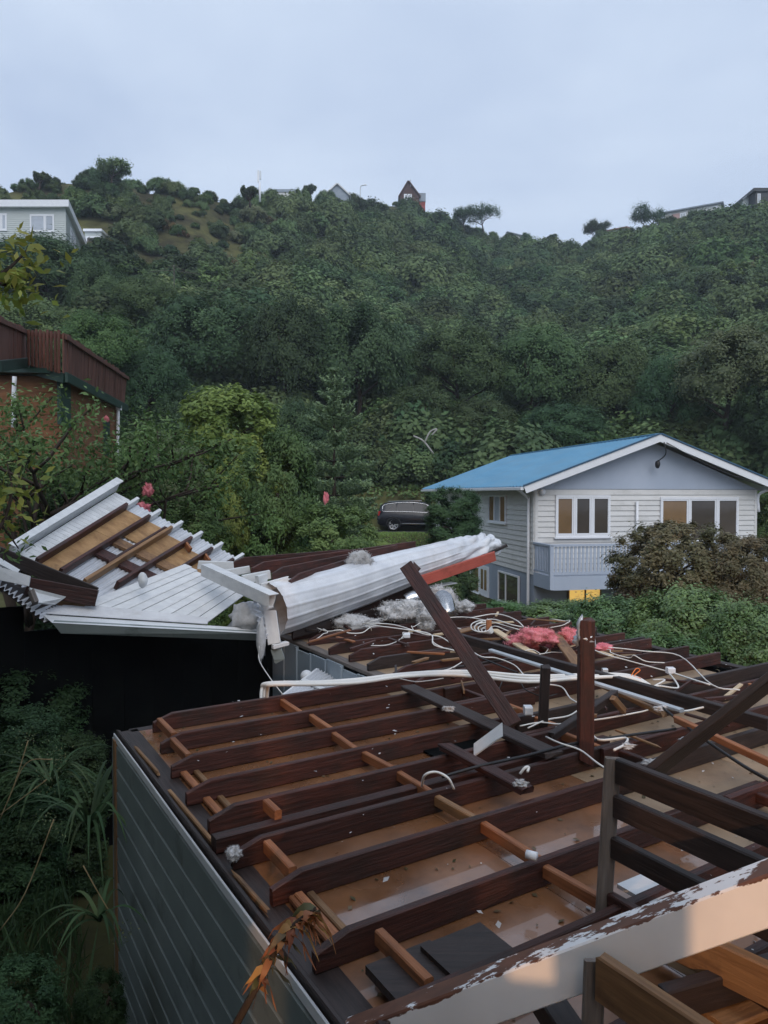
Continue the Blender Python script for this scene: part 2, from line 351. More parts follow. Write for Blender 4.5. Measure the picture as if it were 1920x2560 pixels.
def dome_clumps(n, R3, rng, rr=(.22, .36), lo=-.25, fill=.25, boxy=False):
    """clump centres over an ellipsoid (radii R3 about origin), the underside left open"""
    d = unit(n * 3, rng); d = d[d[:, 2] > lo][:n]; k = np.where(rng.random(len(d)) < fill, .35 + .35 * rng.random(len(d)), .74 + .12 * rng.random(len(d)))
    if boxy: d = d / (np.sum(np.abs(d) ** 3.2, 1, keepdims=True)) ** (1 / 3.2)
    c = d * k[:, None] * np.array(R3); m = float(np.mean(R3)); return c, m * (rr[0] + (rr[1] - rr[0]) * rng.random(len(d)))
lf_dark = leafmat('leaf_dark_evergreen', (.036, .074, .034), (.088, .145, .062), rough=.6, spec=.2)
lf_hill_deep = leafmat('leaf_hillside_deep', (.052, .095, .045), (.105, .16, .070), rough=.65, spec=.15, rand=.4)
lf_hill = leafmat('leaf_hillside', (.078, .125, .055), (.155, .215, .088), rough=.65, spec=.15, rand=.4)
lf_mid = leafmat('leaf_mid_green', (.060, .115, .036), (.150, .225, .075), rough=.55, spec=.25)
lf_light = leafmat('leaf_light_green', (.13, .21, .045), (.27, .36, .09), trans=.35, rand=.1)
lf_deep = leafmat('leaf_deep_green', (.018, .038, .018), (.045, .075, .030), rough=.6, spec=.15)
lf_olive = leafmat('leaf_olive', (.080, .105, .045), (.175, .20, .09), rand=.2)
lf_hedge = leafmat('leaf_hedge', (.065, .135, .045), (.155, .255, .085), spec=.5, rough=.4)
lf_brown = leafmat('leaf_brown', (.080, .085, .036), (.20, .155, .085), rand=.15)
lf_ochre = leafmat('leaf_ochre', (.12, .085, .03), (.24, .17, .06))
lf_pine = leafmat('leaf_pine', (.095, .15, .075), (.21, .28, .125), trans=.1)
lf_yellow = leafmat('leaf_yellow_green', (.15, .20, .04), (.38, .38, .08), trans=.35, rand=.1)
lf_dry = leafmat('leaf_dry', (.25, .11, .04), (.42, .20, .08), rand=.1)
bark = pmat('bark', (.035, .026, .020), (.075, .058, .048), (1, 1, .3), 9.0, rough=.9, bump=.5, rand=.15, spec=.15)
bark_pale = pmat('pale_bark', (.25, .24, .22), (.36, .35, .33), (1, 1, .3), 6.0, rough=.85, bump=.3)
stalk = pmat('dry_stalk', (.22, .17, .08), (.32, .26, .14), scale=5, rough=.8, bump=0)

def crown_mesh(name, R3, n, per, size, mat, seed, **kw):
    rng = np.random.default_rng(seed); rr = kw.pop('rr', (.22, .36)); lo = kw.pop('lo', -.25); fill = kw.pop('fill', .25); asp = kw.pop('asp', .5); boxy = kw.pop('boxy', False)
    c, r = dome_clumps(n, R3, rng, rr, lo, fill, boxy); C, N, S, T, ex = clump_leaves(c, r, per, size, rng, **kw)
    return leaf_mesh(name, C, N, S, mat, asp=asp, tint=T, extra=ex, rng=rng)
def limb_tree(h, spread, seed, levels=3, r0=.12, n0=4, lean=0.0):
    """branching trunk; returns geometry and tip points"""
    rs = random.Random(seed); m = MB(); tips = []
    def grow(p, d, L, r, lv):
        pts = [p]; q = p.copy(); dd = d.copy()
        for k in range(4):
            dd = (dd + Vector((rs.uniform(-1, 1), rs.uniform(-1, 1), rs.uniform(-.3, .7))) * .22).normalized(); q = q + dd * L / 4; pts.append(q.copy())
        m.add(*tube_geo(pts, r, 6 if lv == 0 else 4, [r * (1 - .11 * i) for i in range(5)]))
        if lv >= levels - 1: tips.append(pts[-1]); tips.append(pts[-2]); return
        for k in range(n0 if lv == 0 else 3):
            a = 2 * math.pi * (k + rs.random() * .6) / (n0 if lv == 0 else 3); s = spread * (.7 + .5 * rs.random())
            nd_ = (dd * (1 - .35 * s) + Vector((math.cos(a), math.sin(a), .15)) * s).normalized()
            grow(pts[-1] if k % 2 == 0 else pts[-2], nd_, L * (.62 + .2 * rs.random()), r * .55, lv + 1)
    grow(Vector((0, 0, 0)), Vector((lean, 0, 1)).normalized(), h, r0, 0)
    return m, tips

def place_tree(name, label, cat, loc, crown, crown_z, trunk_h, tr, scale=(1, 1, 1), rz=0.0, group=None, tmesh=None, bmat=None):
    """thing > trunk, crown; crown mesh is shared between look-alikes"""
    e = empty(name, loc, label, cat, group); e.rotation_euler = (0, 0, rz); e.scale = scale
    if tmesh is None:
        rs = random.Random(int(abs(loc[0] * 91 + loc[1] * 17))); m = MB()
        p = [Vector((0, 0, -.3)), Vector((rs.uniform(-.1, .1) * trunk_h, rs.uniform(-.1, .1) * trunk_h, trunk_h * .5)), Vector((0, 0, trunk_h))]
        m.add(*tube_geo(spline(p, 3), tr, 7, [tr * (1.25 - .1 * i) for i in range(7)]))
        for k in range(5):
            a = k * 1.25 + rs.random(); q = p[1].lerp(p[2], .3 + .14 * k); v = Vector((math.cos(a), math.sin(a), .8)) * trunk_h * .5
            m.add(*tube_geo([q, q + v * .5 + Vector((0, 0, .05)), q + v], tr * .5, 5, [tr * .5, tr * .35, tr * .2]))
        tmesh = mesh('trunk', m.V, m.F, True); tmesh.materials.append(bmat or bark)
    t = bpy.data.objects.new('trunk', tmesh); COL.objects.link(t); t.parent = e
    c = bpy.data.objects.new('crown', crown); COL.objects.link(c); c.parent = e; c.location = (0, 0, crown_z)
    return e

# ---- the far hillside bush: one mass, scattered over the terrain
proto = bpy.data.collections.new('bush_shapes')
specs = [('bush_a', (2.3, 2.2, 1.9), 48, 120, .24, lf_hill), ('bush_b', (2.5, 2.3, 1.9), 54, 120, .26, lf_hill_deep), ('bush_c', (1.7, 1.9, 1.9), 44, 110, .22, lf_mid),
         ('bush_d', (2.2, 2.0, 2.2), 50, 120, .24, lf_hill), ('bush_e', (1.5, 1.5, 1.1), 30, 90, .20, lf_ochre), ('bush_f', (1.5, 1.4, 1.2), 30, 90, .20, lf_olive),
         ('bush_g', (1.8, 1.7, 2.3), 46, 120, .24, lf_hill_deep)]
for k, (nm, R3, n, per, sz, mt) in enumerate(specs):
    o = bpy.data.objects.new('%d_%s' % (k, nm), crown_mesh(nm, R3, n, per, sz, mt, 100 + k, lo=-.1, rr=(.15, .27), asp=.6)); proto.objects.link(o)
rng = np.random.default_rng(3); pts, idx, scl, rot = [], [], [], []
yy = 46.0
while yy < 215:
    step = 1.5 + yy * .0095; half = yy * .68
    xx = -half + rng.random() * step
    while xx < half:
        x = xx + rng.normal() * step * .33; y = yy + rng.normal() * step * .33
        px = 960 + FP * x / y; Dr = np.interp(px, RID_PX, RID_D)
        if y < Dr + 3:
            z = gz(x, y); py = 1235 - (z + 1.2 - CZ) / y * FP
            open_left = np.exp(-((px - 470) / 230.) ** 2) * np.exp(-((py - 620) / 95.) ** 2)
            keep = rng.random() > .70 * open_left
            if -60 < px < 275 and 480 < py < 690 and 60 < y < 100: keep = False
            if keep:
                w = np.array([.30, .16, .15, .24, .012, .03, .11]); pn_ = [noise.noise(Vector((x * .055, y * .055, 3.7 * k_))) for k_ in range(7)]; w = w * np.exp(3.2 * np.array(pn_)); w[4] = min(w[4], .02) + .25 * open_left; w[5] += .45 * open_left; w /= w.sum()
                i = rng.choice(7, p=w); s = (.85 + 1.5 * rng.random() ** 2.2) * (1 - .45 * open_left) * (.8 if y < 60 else 1) * (1.0 + .25 * (y > 120))
                if y > Dr - 14: s *= .48
                pts.append((x, y, z + .25 * s)); idx.append(i); scl.append((s * (.9 + .25 * rng.random()), s * (.9 + .25 * rng.random()), s * (.8 + .45 * rng.random()))); rot.append((0, 0, rng.random() * 6.28))
        xx += step
    yy += step * .9
bm_ = bpy.data.meshes.new('hillside_bush'); bm_.vertices.add(len(pts)); bm_.vertices.foreach_set('co', np.array(pts, np.float32).ravel())
for nm, ty, arr, pr in (('rot', 'FLOAT_VECTOR', rot, 'vector'), ('scl', 'FLOAT_VECTOR', scl, 'vector'), ('idx', 'INT', idx, 'value')):
    a_ = bm_.attributes.new(nm, ty, 'POINT'); a_.data.foreach_set(pr, np.array(arr, np.int32 if ty == 'INT' else np.float32).ravel())
def scatter_group(collection):
    ng = bpy.data.node_groups.new('scatter', 'GeometryNodeTree')
    ng.interface.new_socket('Geometry', in_out='INPUT', socket_type='NodeSocketGeometry'); ng.interface.new_socket('Geometry', in_out='OUTPUT', socket_type='NodeSocketGeometry')
    gi, go = ng.nodes.new('NodeGroupInput'), ng.nodes.new('NodeGroupOutput'); ip = ng.nodes.new('GeometryNodeInstanceOnPoints'); ci = ng.nodes.new('GeometryNodeCollectionInfo')
    ci.inputs['Collection'].default_value = collection; ci.inputs['Separate Children'].default_value = True; ci.inputs['Reset Children'].default_value = True
    def na(nm, ty):
        n = ng.nodes.new('GeometryNodeInputNamedAttribute'); n.data_type = ty; n.inputs['Name'].default_value = nm; return n.outputs['Attribute']
    ng.links.new(gi.outputs[0], ip.inputs['Points']); ng.links.new(ci.outputs[0], ip.inputs['Instance']); ip.inputs['Pick Instance'].default_value = True
    ng.links.new(na('idx', 'INT'), ip.inputs['Instance Index']); ng.links.new(na('rot', 'FLOAT_VECTOR'), ip.inputs['Rotation']); ng.links.new(na('scl', 'FLOAT_VECTOR'), ip.inputs['Scale'])
    ng.links.new(ip.outputs[0], go.inputs[0]); return ng
bush_o = bpy.data.objects.new('hillside_bush', bm_); COL.objects.link(bush_o)
mod = bush_o.modifiers.new('scatter', 'NODES'); mod.node_group = scatter_group(proto)
tag(bush_o, 'dense evergreen bush covering the whole hillside up to the ridge', 'bush', kind='stuff')
print('bush points', len(pts))

# ------------------------------------------------------------------ buildings: shared paints
def pane_mat(name, c, rough=.06, emit=None): return pmat(name, tuple(v * .8 for v in c), c, scale=.7, rough=rough, bump=0, spec=.6, rand=.2, emit=emit, lo=.4, hi=.6)
glass_dark = pane_mat('dark_pane', (.075, .062, .052)); glass_brown = pane_mat('warm_pane', (.23, .145, .075)); glass_curtain = pane_mat('curtain_pane', (.42, .46, .52), .25)
glass_lit = pmat('lit_pane', (.9, .55, .12), (1, .72, .25), scale=1.1, rough=.3, bump=0, rand=0, emit=((1.0, .62, .16), .55), lo=.3, hi=.7)
wb_white = pmat('weatherboard_white', (.60, .60, .59), (.66, .66, .65), (.3, 3, 3), 2.0, rough=.55, bump=.03, rand=.06, dirt=(.43, .43, .41), dirt_lo=.52, dirt_hi=.85, dirt_scale=1.2)
wb_pale = pmat('weatherboard_pale_green', (.46, .50, .49), (.52, .56, .55), (.3, 3, 3), 2.0, rough=.55, bump=.03, rand=.03)
blue_grey = pmat('pale_blue_grey_panel', (.38, .44, .54), (.43, .49, .59), scale=1.0, rough=.6, bump=.02, rand=.02)
lower_grey = pmat('lower_wall_grey', (.27, .31, .38), (.31, .355, .42), scale=1.2, rough=.6, bump=.03, rand=.03)
roof_blue = pmat('blue_roofing', (.085, .235, .37), (.115, .28, .42), (1, .2, 1), 1.2, rough=.35, bump=.02, rand=.02, dirt=(.13, .24, .33), dirt_lo=.45, dirt_hi=.8, dirt_scale=.9)
roof_edge = pmat('dark_blue_flashing', (.03, .08, .14), (.04, .10, .17), scale=2, rough=.4, bump=0)
black_paint = pmat('black_cladding', (.02, .022, .026), (.03, .033, .038), scale=2, rough=.5, bump=.02)
paling = pmat('brown_paling', (.075, .030, .020), (.15, .062, .045), (3, 3, .5), 4.0, rough=.75, bump=.3, rand=.2)
dk_green = pmat('dark_green_paint', (.012, .035, .028), (.02, .05, .04), scale=2, rough=.5, bump=.02)
brickw = pmat('orange_brick', (.14, .06, .027), (.23, .105, .048), (1, 1, 5), 3.0, rough=.8, bump=.3, rand=.05)

def panel(m, A, B, z0, z1, n, out=0.0, t=.05):
    """box on a wall line from A to B (plan points), z0..z1, thickness t starting out metres off the wall, outward n"""
    A, B, n = Vector((A[0], A[1], 0)), Vector((B[0], B[1], 0)), Vector((n[0], n[1], 0))
    a0, a1 = A + n * out, A + n * (out + t); b0, b1 = B + n * out, B + n * (out + t); z = Vector((0, 0, 1))
    return m.hexa([a1 + z * z0, b1 + z * z0, b0 + z * z0, a0 + z * z0], [a1 + z * z1, b1 + z * z1, b0 + z * z1, a0 + z * z1])
class Wall:
    """vertical wall line: origin O, unit direction e, outward n; pixel boxes are read off its plane"""
    def __init__(s, O, e, n): s.O, s.e, s.n = Vector((*O[:2], 0)), Vector((*e[:2], 0)).normalized(), Vector((*n[:2], 0)).normalized()
    def px(s, x, y):
        p = RP(x, y, s.O, s.n); return (p - s.O).dot(s.e), p.z
    def pt(s, k): return s.O + s.e * k
    def box(s, name, k0, k1, z0, z1, mat, parent, out=0.0, t=.05):
        m = MB(); panel(m, s.pt(k0), s.pt(k1), z0, z1, s.n, out, t); return m.build(name, mat, parent)
    def boards(s, name, k0, k1, z0, z1, h, mat, parent, out=.0):
        n = max(1, round((z1 - z0) / h)); h = (z1 - z0) / n
        for i in range(n):                     # bevelled weatherboards, each lower edge proud
            m = MB(); a, b = z0 + i * h, z0 + (i + 1) * h - .004; z = Vector((0, 0, 1)); p, q = s.pt(k0), s.pt(k1)
            m.hexa([p + s.n * (out + .042) + z * a, q + s.n * (out + .042) + z * a, q + s.n * (out - .01) + z * a, p + s.n * (out - .01) + z * a],
                   [p + s.n * (out + .010) + z * b, q + s.n * (out + .010) + z * b, q + s.n * (out - .01) + z * b, p + s.n * (out - .01) + z * b])
            m.build(name, mat, parent)
    def window(s, k0, k1, z0, z1, splits, parent, fmat=white_clean, gmat=glass_dark, fw=.07, out=.03, gm=None, sash=True):
        """frame part with its panes and sashes; splits = fractions of vertical mullions"""
        m = MB(); t = .06
        for (a, b, c, d) in ((k0, k1, z1 - fw, z1), (k0, k1, z0, z0 + fw), (k0, k0 + fw, z0 + fw, z1 - fw), (k1 - fw, k1, z0 + fw, z1 - fw)):
            panel(m, s.pt(a), s.pt(b), c, d, s.n, out, t)
        ed = [0] + list(splits) + [1]
        for q in splits: panel(m, s.pt(k0 + (k1 - k0) * q - fw * .5), s.pt(k0 + (k1 - k0) * q + fw * .5), z0 + fw, z1 - fw, s.n, out, t - .004)
        panel(m, s.pt(k0 - .05), s.pt(k1 + .05), z0 - .05, z0 - .002, s.n, out, t + .05)
        fr = m.build('window', fmat, parent)
        for i in range(len(ed) - 1):
            a, b = k0 + (k1 - k0) * ed[i] + fw * .6, k0 + (k1 - k0) * ed[i + 1] - fw * .6
            m = MB(); panel(m, s.pt(a), s.pt(b), z0 + fw * .8, z1 - fw * .8, s.n, out + .005, .02); m.build('pane', (gm[i] if gm else gmat), fr)
            if sash:
                m = MB(); c, d, g = z0 + fw * 1.05, z1 - fw * 1.05, .05
                for (u, v, c0, d0) in ((a, b, d - g, d), (a, b, c, c + g), (a, a + g, c + g, d - g), (b - g, b, c + g, d - g)): panel(m, s.pt(u), s.pt(v), c0, d0, s.n, out + .027, .025)
                m.build('sash', fmat, fr)
        return fr

# ------------------------------------------------------------------ blue-roofed house
hg = Vector((-.187, .982, 0)); he = Vector((.982, .187, 0)); HC = Vector((5.01, 24.0, 0)); HW, HL = 8.32, 12.6
bh = empty('blue_roof_house', (HC.x, HC.y, gz(HC.x, HC.y)), 'two-storey white weatherboard house with a blue metal roof and a balcony', 'house')
zb, zm, zt = gz(HC.x, HC.y) - .5, CZ - 2.69, CZ + .17
front = Wall(HC, he, -hg); left = Wall(HC, hg, -he)
m = MB(); c = [HC, HC + he * HW, HC + he * HW + hg * HL, HC + hg * HL]
m.hexa([v + Vector((0, 0, zb)) for v in c], [v + Vector((0, 0, zt)) for v in c]); m.build('wall', lower_grey, bh)
front.boards('weatherboard', .10, HW - .10, zm, zt - .02, .175, wb_white, bh)
left.boards('weatherboard', .10, HL, zm, zt - .02, .175, wb_white, bh)
for w_, k in ((front, 0.0), (front, HW - .1)): w_.box('corner_board', k, k + .1, zm, zt - .02, wb_white, bh, .0, .04)
left.box('corner_board', 0, .1, zm, zt - .02, wb_white, bh, 0, .038)
front.box('base_panel', 0, HW, zb, zm - .004, lower_grey, bh, 0, .012); left.box('base_panel', 0, HL, zb, zm - .004, lower_grey, bh, 0, .012)
for k in (1.2, 2.4, 3.6, 4.8, 6.0, 7.2): front.box('batten', k, k + .05, zb, zm - .01, lower_grey, bh, .013, .018)
# gable and roof
ov, ax = .62, HW / 2; zap = CZ + 1.93; slope = (zap - (zt + .02)) / (ax + .62)
Z1 = Vector((0, 0, 1))
m = MB(); A = HC - hg * .02; m.hexa([A + Z1 * zt, A + he * HW + Z1 * zt, A + he * HW + hg * .1 + Z1 * zt, A + hg * .1 + Z1 * zt],
     [A + he * (ax - .01) + Z1 * (zap - .12), A + he * (ax + .01) + Z1 * (zap - .12), A + he * (ax + .01) + hg * .1 + Z1 * (zap - .12), A + he * (ax - .01) + hg * .1 + Z1 * (zap - .12)]); m.build('gable_panel', blue_grey, bh)
for sgn in (-1, 1):
    eave = HC + he * (ax + sgn * (ax + ov)) + Z1 * (zt + .02); ridge = HC + he * ax + Z1 * zap
    pr = Patch(eave - hg * ov, ridge - hg * ov, ridge + hg * (HL + .4), eave + hg * (HL + .4)); N_ = 46
    n_ = (ridge - eave).cross(hg).normalized(); n_ = n_ if n_.z > 0 else -n_
    m = MB(); V_, F_ = [], []                                      # long-run sheets: ribs down the slope
    for i in range(N_ * 4 + 1):
        hgt = .045 if i % 4 == 0 else 0.0; q = (eave - hg * ov).lerp(eave + hg * (HL + .4), i / (N_ * 4)); r_ = (ridge - hg * ov).lerp(ridge + hg * (HL + .4), i / (N_ * 4))
        V_ += [q + n_ * (.05 + hgt), r_ + n_ * (.05 + hgt)]
    for i in range(N_ * 4): F_.append([2 * i, 2 * i + 1, 2 * i + 3, 2 * i + 2])
    rf = m.add(V_, F_).build('roof', roof_blue, bh)
    m = MB(); m.hexa([eave - hg * ov, ridge - hg * ov, ridge + hg * (HL + .4), eave + hg * (HL + .4)], [p + n_ * .04 for p in (eave - hg * ov, ridge - hg * ov, ridge + hg * (HL + .4), eave + hg * (HL + .4))]); m.build('soffit', white_clean, bh)
    d_ = (ridge - eave).normalized()
    beam('barge_board', eave - hg * (ov + .02) - n_ * .06, ridge - hg * (ov + .02) - n_ * .06, .035, .24, white_clean, bh, up=n_)
    beam('ridge_flashing', eave - hg * (ov + .03) + n_ * .085, ridge - hg * (ov + .03) + n_ * .085, .09, .05, roof_edge, bh, up=n_)
    ge = eave + he * (sgn * .06) - Z1 * .02
    beam('gutter', ge - hg * (ov - .02), ge + hg * (HL + .35), .11, .09, white_clean, bh)
beam('ridge_cap', HC + he * ax - hg * ov + Z1 * (zap + .07), HC + he * ax + hg * (HL + .4) + Z1 * (zap + .07), .3, .05, roof_blue, bh)
tube('downpipe', [HC - he * .55 + hg * .15 + Z1 * (zt - .02), HC - he * .12 + hg * .3 + Z1 * (zt - .32), HC - he * .1 + hg * .3 + Z1 * (zt - .7), HC - he * .1 + hg * .3 + Z1 * zb], .05, white_clean, bh, 8, 4)
tube('downpipe', [HC + he * (HW + .45) - hg * .2 + Z1 * zt, HC + he * (HW + .05) - hg * .05 + Z1 * (zt - .2), HC + he * (HW + .06) - hg * .05 + Z1 * (zt - .8)], .05, white_clean, bh, 8, 4)
tube('vent_pipe', [front.pt(5.08 * .72) - hg * .1 + Z1 * (zt - .42), front.pt(5.08 * .72) - hg * .1 + Z1 * zm], .05, white_clean, bh, 8, 2)
def zz5(x, y): return 1040 + x / 1.885, 1060 + y / 1.885
def wbox(w_, x0, y0, x1, y1):
    a = w_.px(*zz5(x0, y0)); b = w_.px(*zz5(x1, y1)); return min(a[0], b[0]), max(a[0], b[0]), min(a[1], b[1]), max(a[1], b[1])
front.window(*wbox(front, 655, 335, 910, 530), (.34, .66), bh, gm=[glass_brown, glass_dark, glass_dark])
front.window(*wbox(front, 1148, 345, 1512, 560), (.36, .72), bh, gm=[glass_brown, glass_dark, glass_dark])
left.window(*wbox(left, 350, 335, 430, 468), (.33, .66), bh, gm=[glass_brown, glass_curtain, glass_brown], fw=.06, sash=False)
left.window(*wbox(left, 395, 688, 492, 872), (.62,), bh, fw=.06, sash=False); left.window(*wbox(left, 272, 664, 305, 800), (), bh, gmat=glass_brown, fw=.06, sash=False)
left.window(*wbox(left, 234, 672, 264, 764), (), bh, fw=.06, sash=False)
k0, k1, z0, z1 = wbox(left, 306, 662, 346, 858); dr = left.box('door', k0, k1, z0 - .3, z1, white_clean, bh, .013, .05)
for q in (0, 1):
    left.box('door_pane', k0 + (k1 - k0) * (.16 + q * .4), k0 + (k1 - k0) * (.42 + q * .4), z0 + (z1 - z0) * .38, z1 - .15, glass_brown, dr, .064, .01)
    left.box('door_panel', k0 + (k1 - k0) * (.16 + q * .4), k0 + (k1 - k0) * (.42 + q * .4), z0, z0 + (z1 - z0) * .26, white_clean, dr, .064, .012)
k0, k1, z0, z1 = wbox(front, 712, 748, 868, 850); front.window(k0, k1, z0, z1, (.52,), bh, gm=[glass_lit, glass_lit], fmat=timber_brn, fw=.05, sash=False)
for (x, y) in ((590, 320),):
    k, z = front.px(*zz5(x, y)); blob('wall_lamp', front.pt(k) - hg * .1 + Z1 * z, (.11, .11, .11), white_clean, bh, 0, 1, 2)
# balcony
bd = 1.35; zd, zr = CZ - 2.62, CZ - 1.62
dk = MB(); dk.hexa([front.pt(0) + Z1 * (zd - .12), front.pt(HW) + Z1 * (zd - .12), front.pt(HW) - hg * bd + Z1 * (zd - .12), front.pt(0) - hg * bd + Z1 * (zd - .12)],
        [front.pt(0) + Z1 * zd, front.pt(HW) + Z1 * zd, front.pt(HW) - hg * bd + Z1 * zd, front.pt(0) - hg * bd + Z1 * zd]); dk.build('balcony_floor', blue_grey, bh)
fl = Wall(HC - hg * bd, he, -hg); sd = Wall(HC, -hg, -he)
fl.box('balcony_fascia', -.03, HW, zd - .42, zd + .02, blue_grey, bh, .002, .03); sd.box('balcony_fascia', 0, bd, zd - .42, zd + .02, blue_grey, bh, .002, .03)
fl.box('handrail', -.03, HW, zr - .04, zr + .03, blue_grey, bh, -.06, .12); sd.box('handrail', 0, bd - .06, zr - .04, zr + .025, blue_grey, bh, -.06, .12)
fl.box('bottom_rail', -.03, HW, zd + .07, zd + .14, blue_grey, bh, -.025, .05); sd.box('bottom_rail', 0, bd - .03, zd + .07, zd + .135, blue_grey, bh, -.025, .05)
bl = MB(); panel(bl, (0, 0), (.075, 0), 0, zr - zd - .18, (0, -1), 0, .022); bl_me = mesh('baluster', bl.V, bl.F)
ang = math.atan2(he.y, he.x)
for i in range(62):
    link('baluster', bl_me, blue_grey, bh, Matrix.Translation(fl.pt(.12 + i * .131) + Z1 * (zd + .14)) @ Matrix.Rotation(ang, 4, 'Z'))
for i in range(9):
    link('baluster', bl_me, blue_grey, bh, Matrix.Translation(sd.pt(.08 + i * .131) + Z1 * (zd + .14)) @ Matrix.Rotation(ang - math.pi / 2, 4, 'Z'))
for k in (0, 2.75, 5.5, 8.1): beam('balcony_post', fl.pt(k) + Z1 * (zd - .4), fl.pt(k) + Z1 * (zr + .02), .12, .12, blue_grey, bh, up=he)
for k in (2.75, 8.1): beam('support_post', fl.pt(k) + hg * .1 + Z1 * zb, fl.pt(k) + hg * .1 + Z1 * (zd - .42), .12, .12, lower_grey, bh, up=he)
tube('power_line', [HC + he * (ax + .1) - hg * (ov + .1) + Z1 * (zap - .2), HC + he * (ax + .16) - hg * (ov + .1) + Z1 * (zap - .6), HC + he * (ax + .1) - hg * .3 + Z1 * (zap - .85)], .02, wire_k, bh, 5)
blob('cable_clamp', HC + he * (ax + .1) - hg * .35 + Z1 * (zap - .92), (.09, .09, .15), wire_k, bh, .2, 2, 2)
tube('power_line', [HC + he * (ax + .2) - hg * (ov + .08) + Z1 * (zap - .22), HC + he * (ax + 2.0) - hg * (ov + .06) + Z1 * (zap - 1.05), HC + he * (HW - .2) - hg * (ov) + Z1 * (zt + .1)], .016, wire_k, bh, 5)

# ------------------------------------------------------------------ brown deck house at the left
def z3(x, y): return x / 2.592, 760 + y / 2.592
dh = empty('deck_house', P(*z3(560, 700), 18), 'orange-brown house under a raised deck with brown paling balustrade', 'house')
def pxp(z, D): return P(*z, D)
runs = [((-30, 62), (-30, 372), 14.0, (160, 160), (165, 352), 16.8, 13, .0), ((180, 163), (180, 395), 16.6, (400, 175), (400, 452), 16.0, 9, .45), ((408, 182), (408, 447), 16.0, (822, 460), (805, 655), 22.5, 46, .06)]
for (t0, b0, D0_, t1, b1, D1_, n, gap) in runs:
    T0, B0, T1, B1 = P(*z3(*t0), D0_), P(*z3(*b0), D0_), P(*z3(*t1), D1_), P(*z3(*b1), D1_)
    nn = (T1 - T0).cross(B0 - T0).normalized(); nn = nn if nn.y < 0 else -nn
    for i in range(n):
        a, b = i / n, (i + 1 - gap) / n; m = MB(); rs_ = random.uniform(-.03, .03); Zr = Vector((0, 0, rs_)); o_ = nn * random.uniform(0, .02)
        q = [B0.lerp(B1, a), B0.lerp(B1, b), T0.lerp(T1, b) + Zr, T0.lerp(T1, a) + Zr]; q = [v + o_ for v in q]
        m.hexa(q, [v - nn * .025 for v in q]).build('paling', paling, dh)
    beam('deck_rail', T0.lerp(B0, .12) - nn * .06, T1.lerp(B1, .12) - nn * .06, .05, .1, paling, dh)
    beam('deck_joist', B0 - Z1 * .09 - nn * .07, B1 - Z1 * .09 - nn * .07, .06, .22, dk_green, dh)
w0, w1, w2 = P(*z3(-60, 460), 16.9), P(*z3(400, 470), 16.6), P(*z3(755, 670), 21.8)
m = MB(); m.hexa([w0 - Z1 * 4.6, w1 - Z1 * 4.6, w1 + Vector((-2, 6, -4.6)), w0 + Vector((0, 6, -4.6))], [w0, w1, w1 + Vector((-2, 6, 0)), w0 + Vector((0, 6, 0))]).build('wall', brickw, dh)
m = MB(); m.hexa([w1 - Z1 * 4.6, w2 - Z1 * 4.6, w2 + Vector((-4, 0, -4.6)), w1 + Vector((-4, 0.5, -4.6))], [w1, w2, w2 + Vector((-4, 0, 0)), w1 + Vector((-4, .5, 0))]).build('wall', brickw, dh)
for i in range(13):
    for (a, b) in ((w0, w1), (w1, w2)):
        nn = (b - a).cross(Z1).normalized(); nn = nn if nn.y < 0 else -nn
        beam('board_course', a + nn * .012 - Z1 * (.25 + i * .26), b + nn * .012 - Z1 * (.25 + i * .26), .03, .235, brickw, dh)
m = MB(); m.hexa([w0 + Vector((0, -.4, 0.01)), w1 + Vector((.1, -.4, .01)), w2 + Vector((.1, -.2, .01)), w0 + Vector((0, 5, .01))], [w0 + Vector((0, -.4, .12)), w1 + Vector((.1, -.4, .12)), w2 + Vector((.1, -.2, .12)), w0 + Vector((0, 5, .12))]).build('deck_floor', dk_green, dh)
tube('downpipe', [P(*z3(766, 668), 21.6), P(*z3(764, 800), 21.6), P(*z3(760, 1010), 21.6)], .05, white_clean, dh, 8, 3)
beam('downpipe_head', P(*z3(755, 672), 21.6), P(*z3(785, 672), 21.6), .12, .14, white_clean, dh)
tube('downpipe', [P(*z3(95, 470), 16.2), P(*z3(90, 600), 16.2), P(*z3(86, 800), 16.2)], .05, white_clean, dh, 8, 3)
for (x, y, D_) in ((425, 650, 16.7), (690, 870, 20.6)):
    c = P(*z3(x, y), D_); d_ = (w2 - w1).normalized(); nn = d_.cross(Z1); nn = nn if nn.y < 0 else -nn
    fr = MB().box(c + nn * .03, d_ * .38, nn * .04, Z1 * .5).build('window', dk_green, dh); MB().box(c + nn * .06, d_ * .3, nn * .02, Z1 * .42).build('pane', glass_dark, fr)

# ------------------------------------------------------------------ pale house on the hillside
def z1(x, y): return x / 1.728, 380 + y / 1.728
HD = 80.0
ph = empty('hillside_house', P(60, 600, HD), 'pale weatherboard house with a flat white roof edge among trees on the slope', 'house')
fa, fb = P(*z1(-120, 232), HD), P(*z1(297, 232), HD); fe = Vector((1, 0, 0)); fbk = P(*z1(368, 322), HD * 1.0); zroof = fb.z
sdv = Vector((-.27, 1, 0)).normalized(); LS = 14.0
pf = Wall((fa.x, HD), (1, 0), (0, -1)); WX = fb.x - fa.x - .35
zlo = P(0, 640, HD).z; sdw = Wall((fa.x + WX, HD), sdv, (1, .27))
m = MB(); q = [Vector((fa.x, HD, 0)), Vector((fa.x + WX, HD, 0)), Vector((fa.x + WX, HD, 0)) + sdv * LS, Vector((fa.x, HD + LS, 0))]
m.hexa([v + Z1 * (zlo - 3) for v in q], [v + Z1 * (zroof - .3) for v in q]).build('wall', wb_pale, ph)
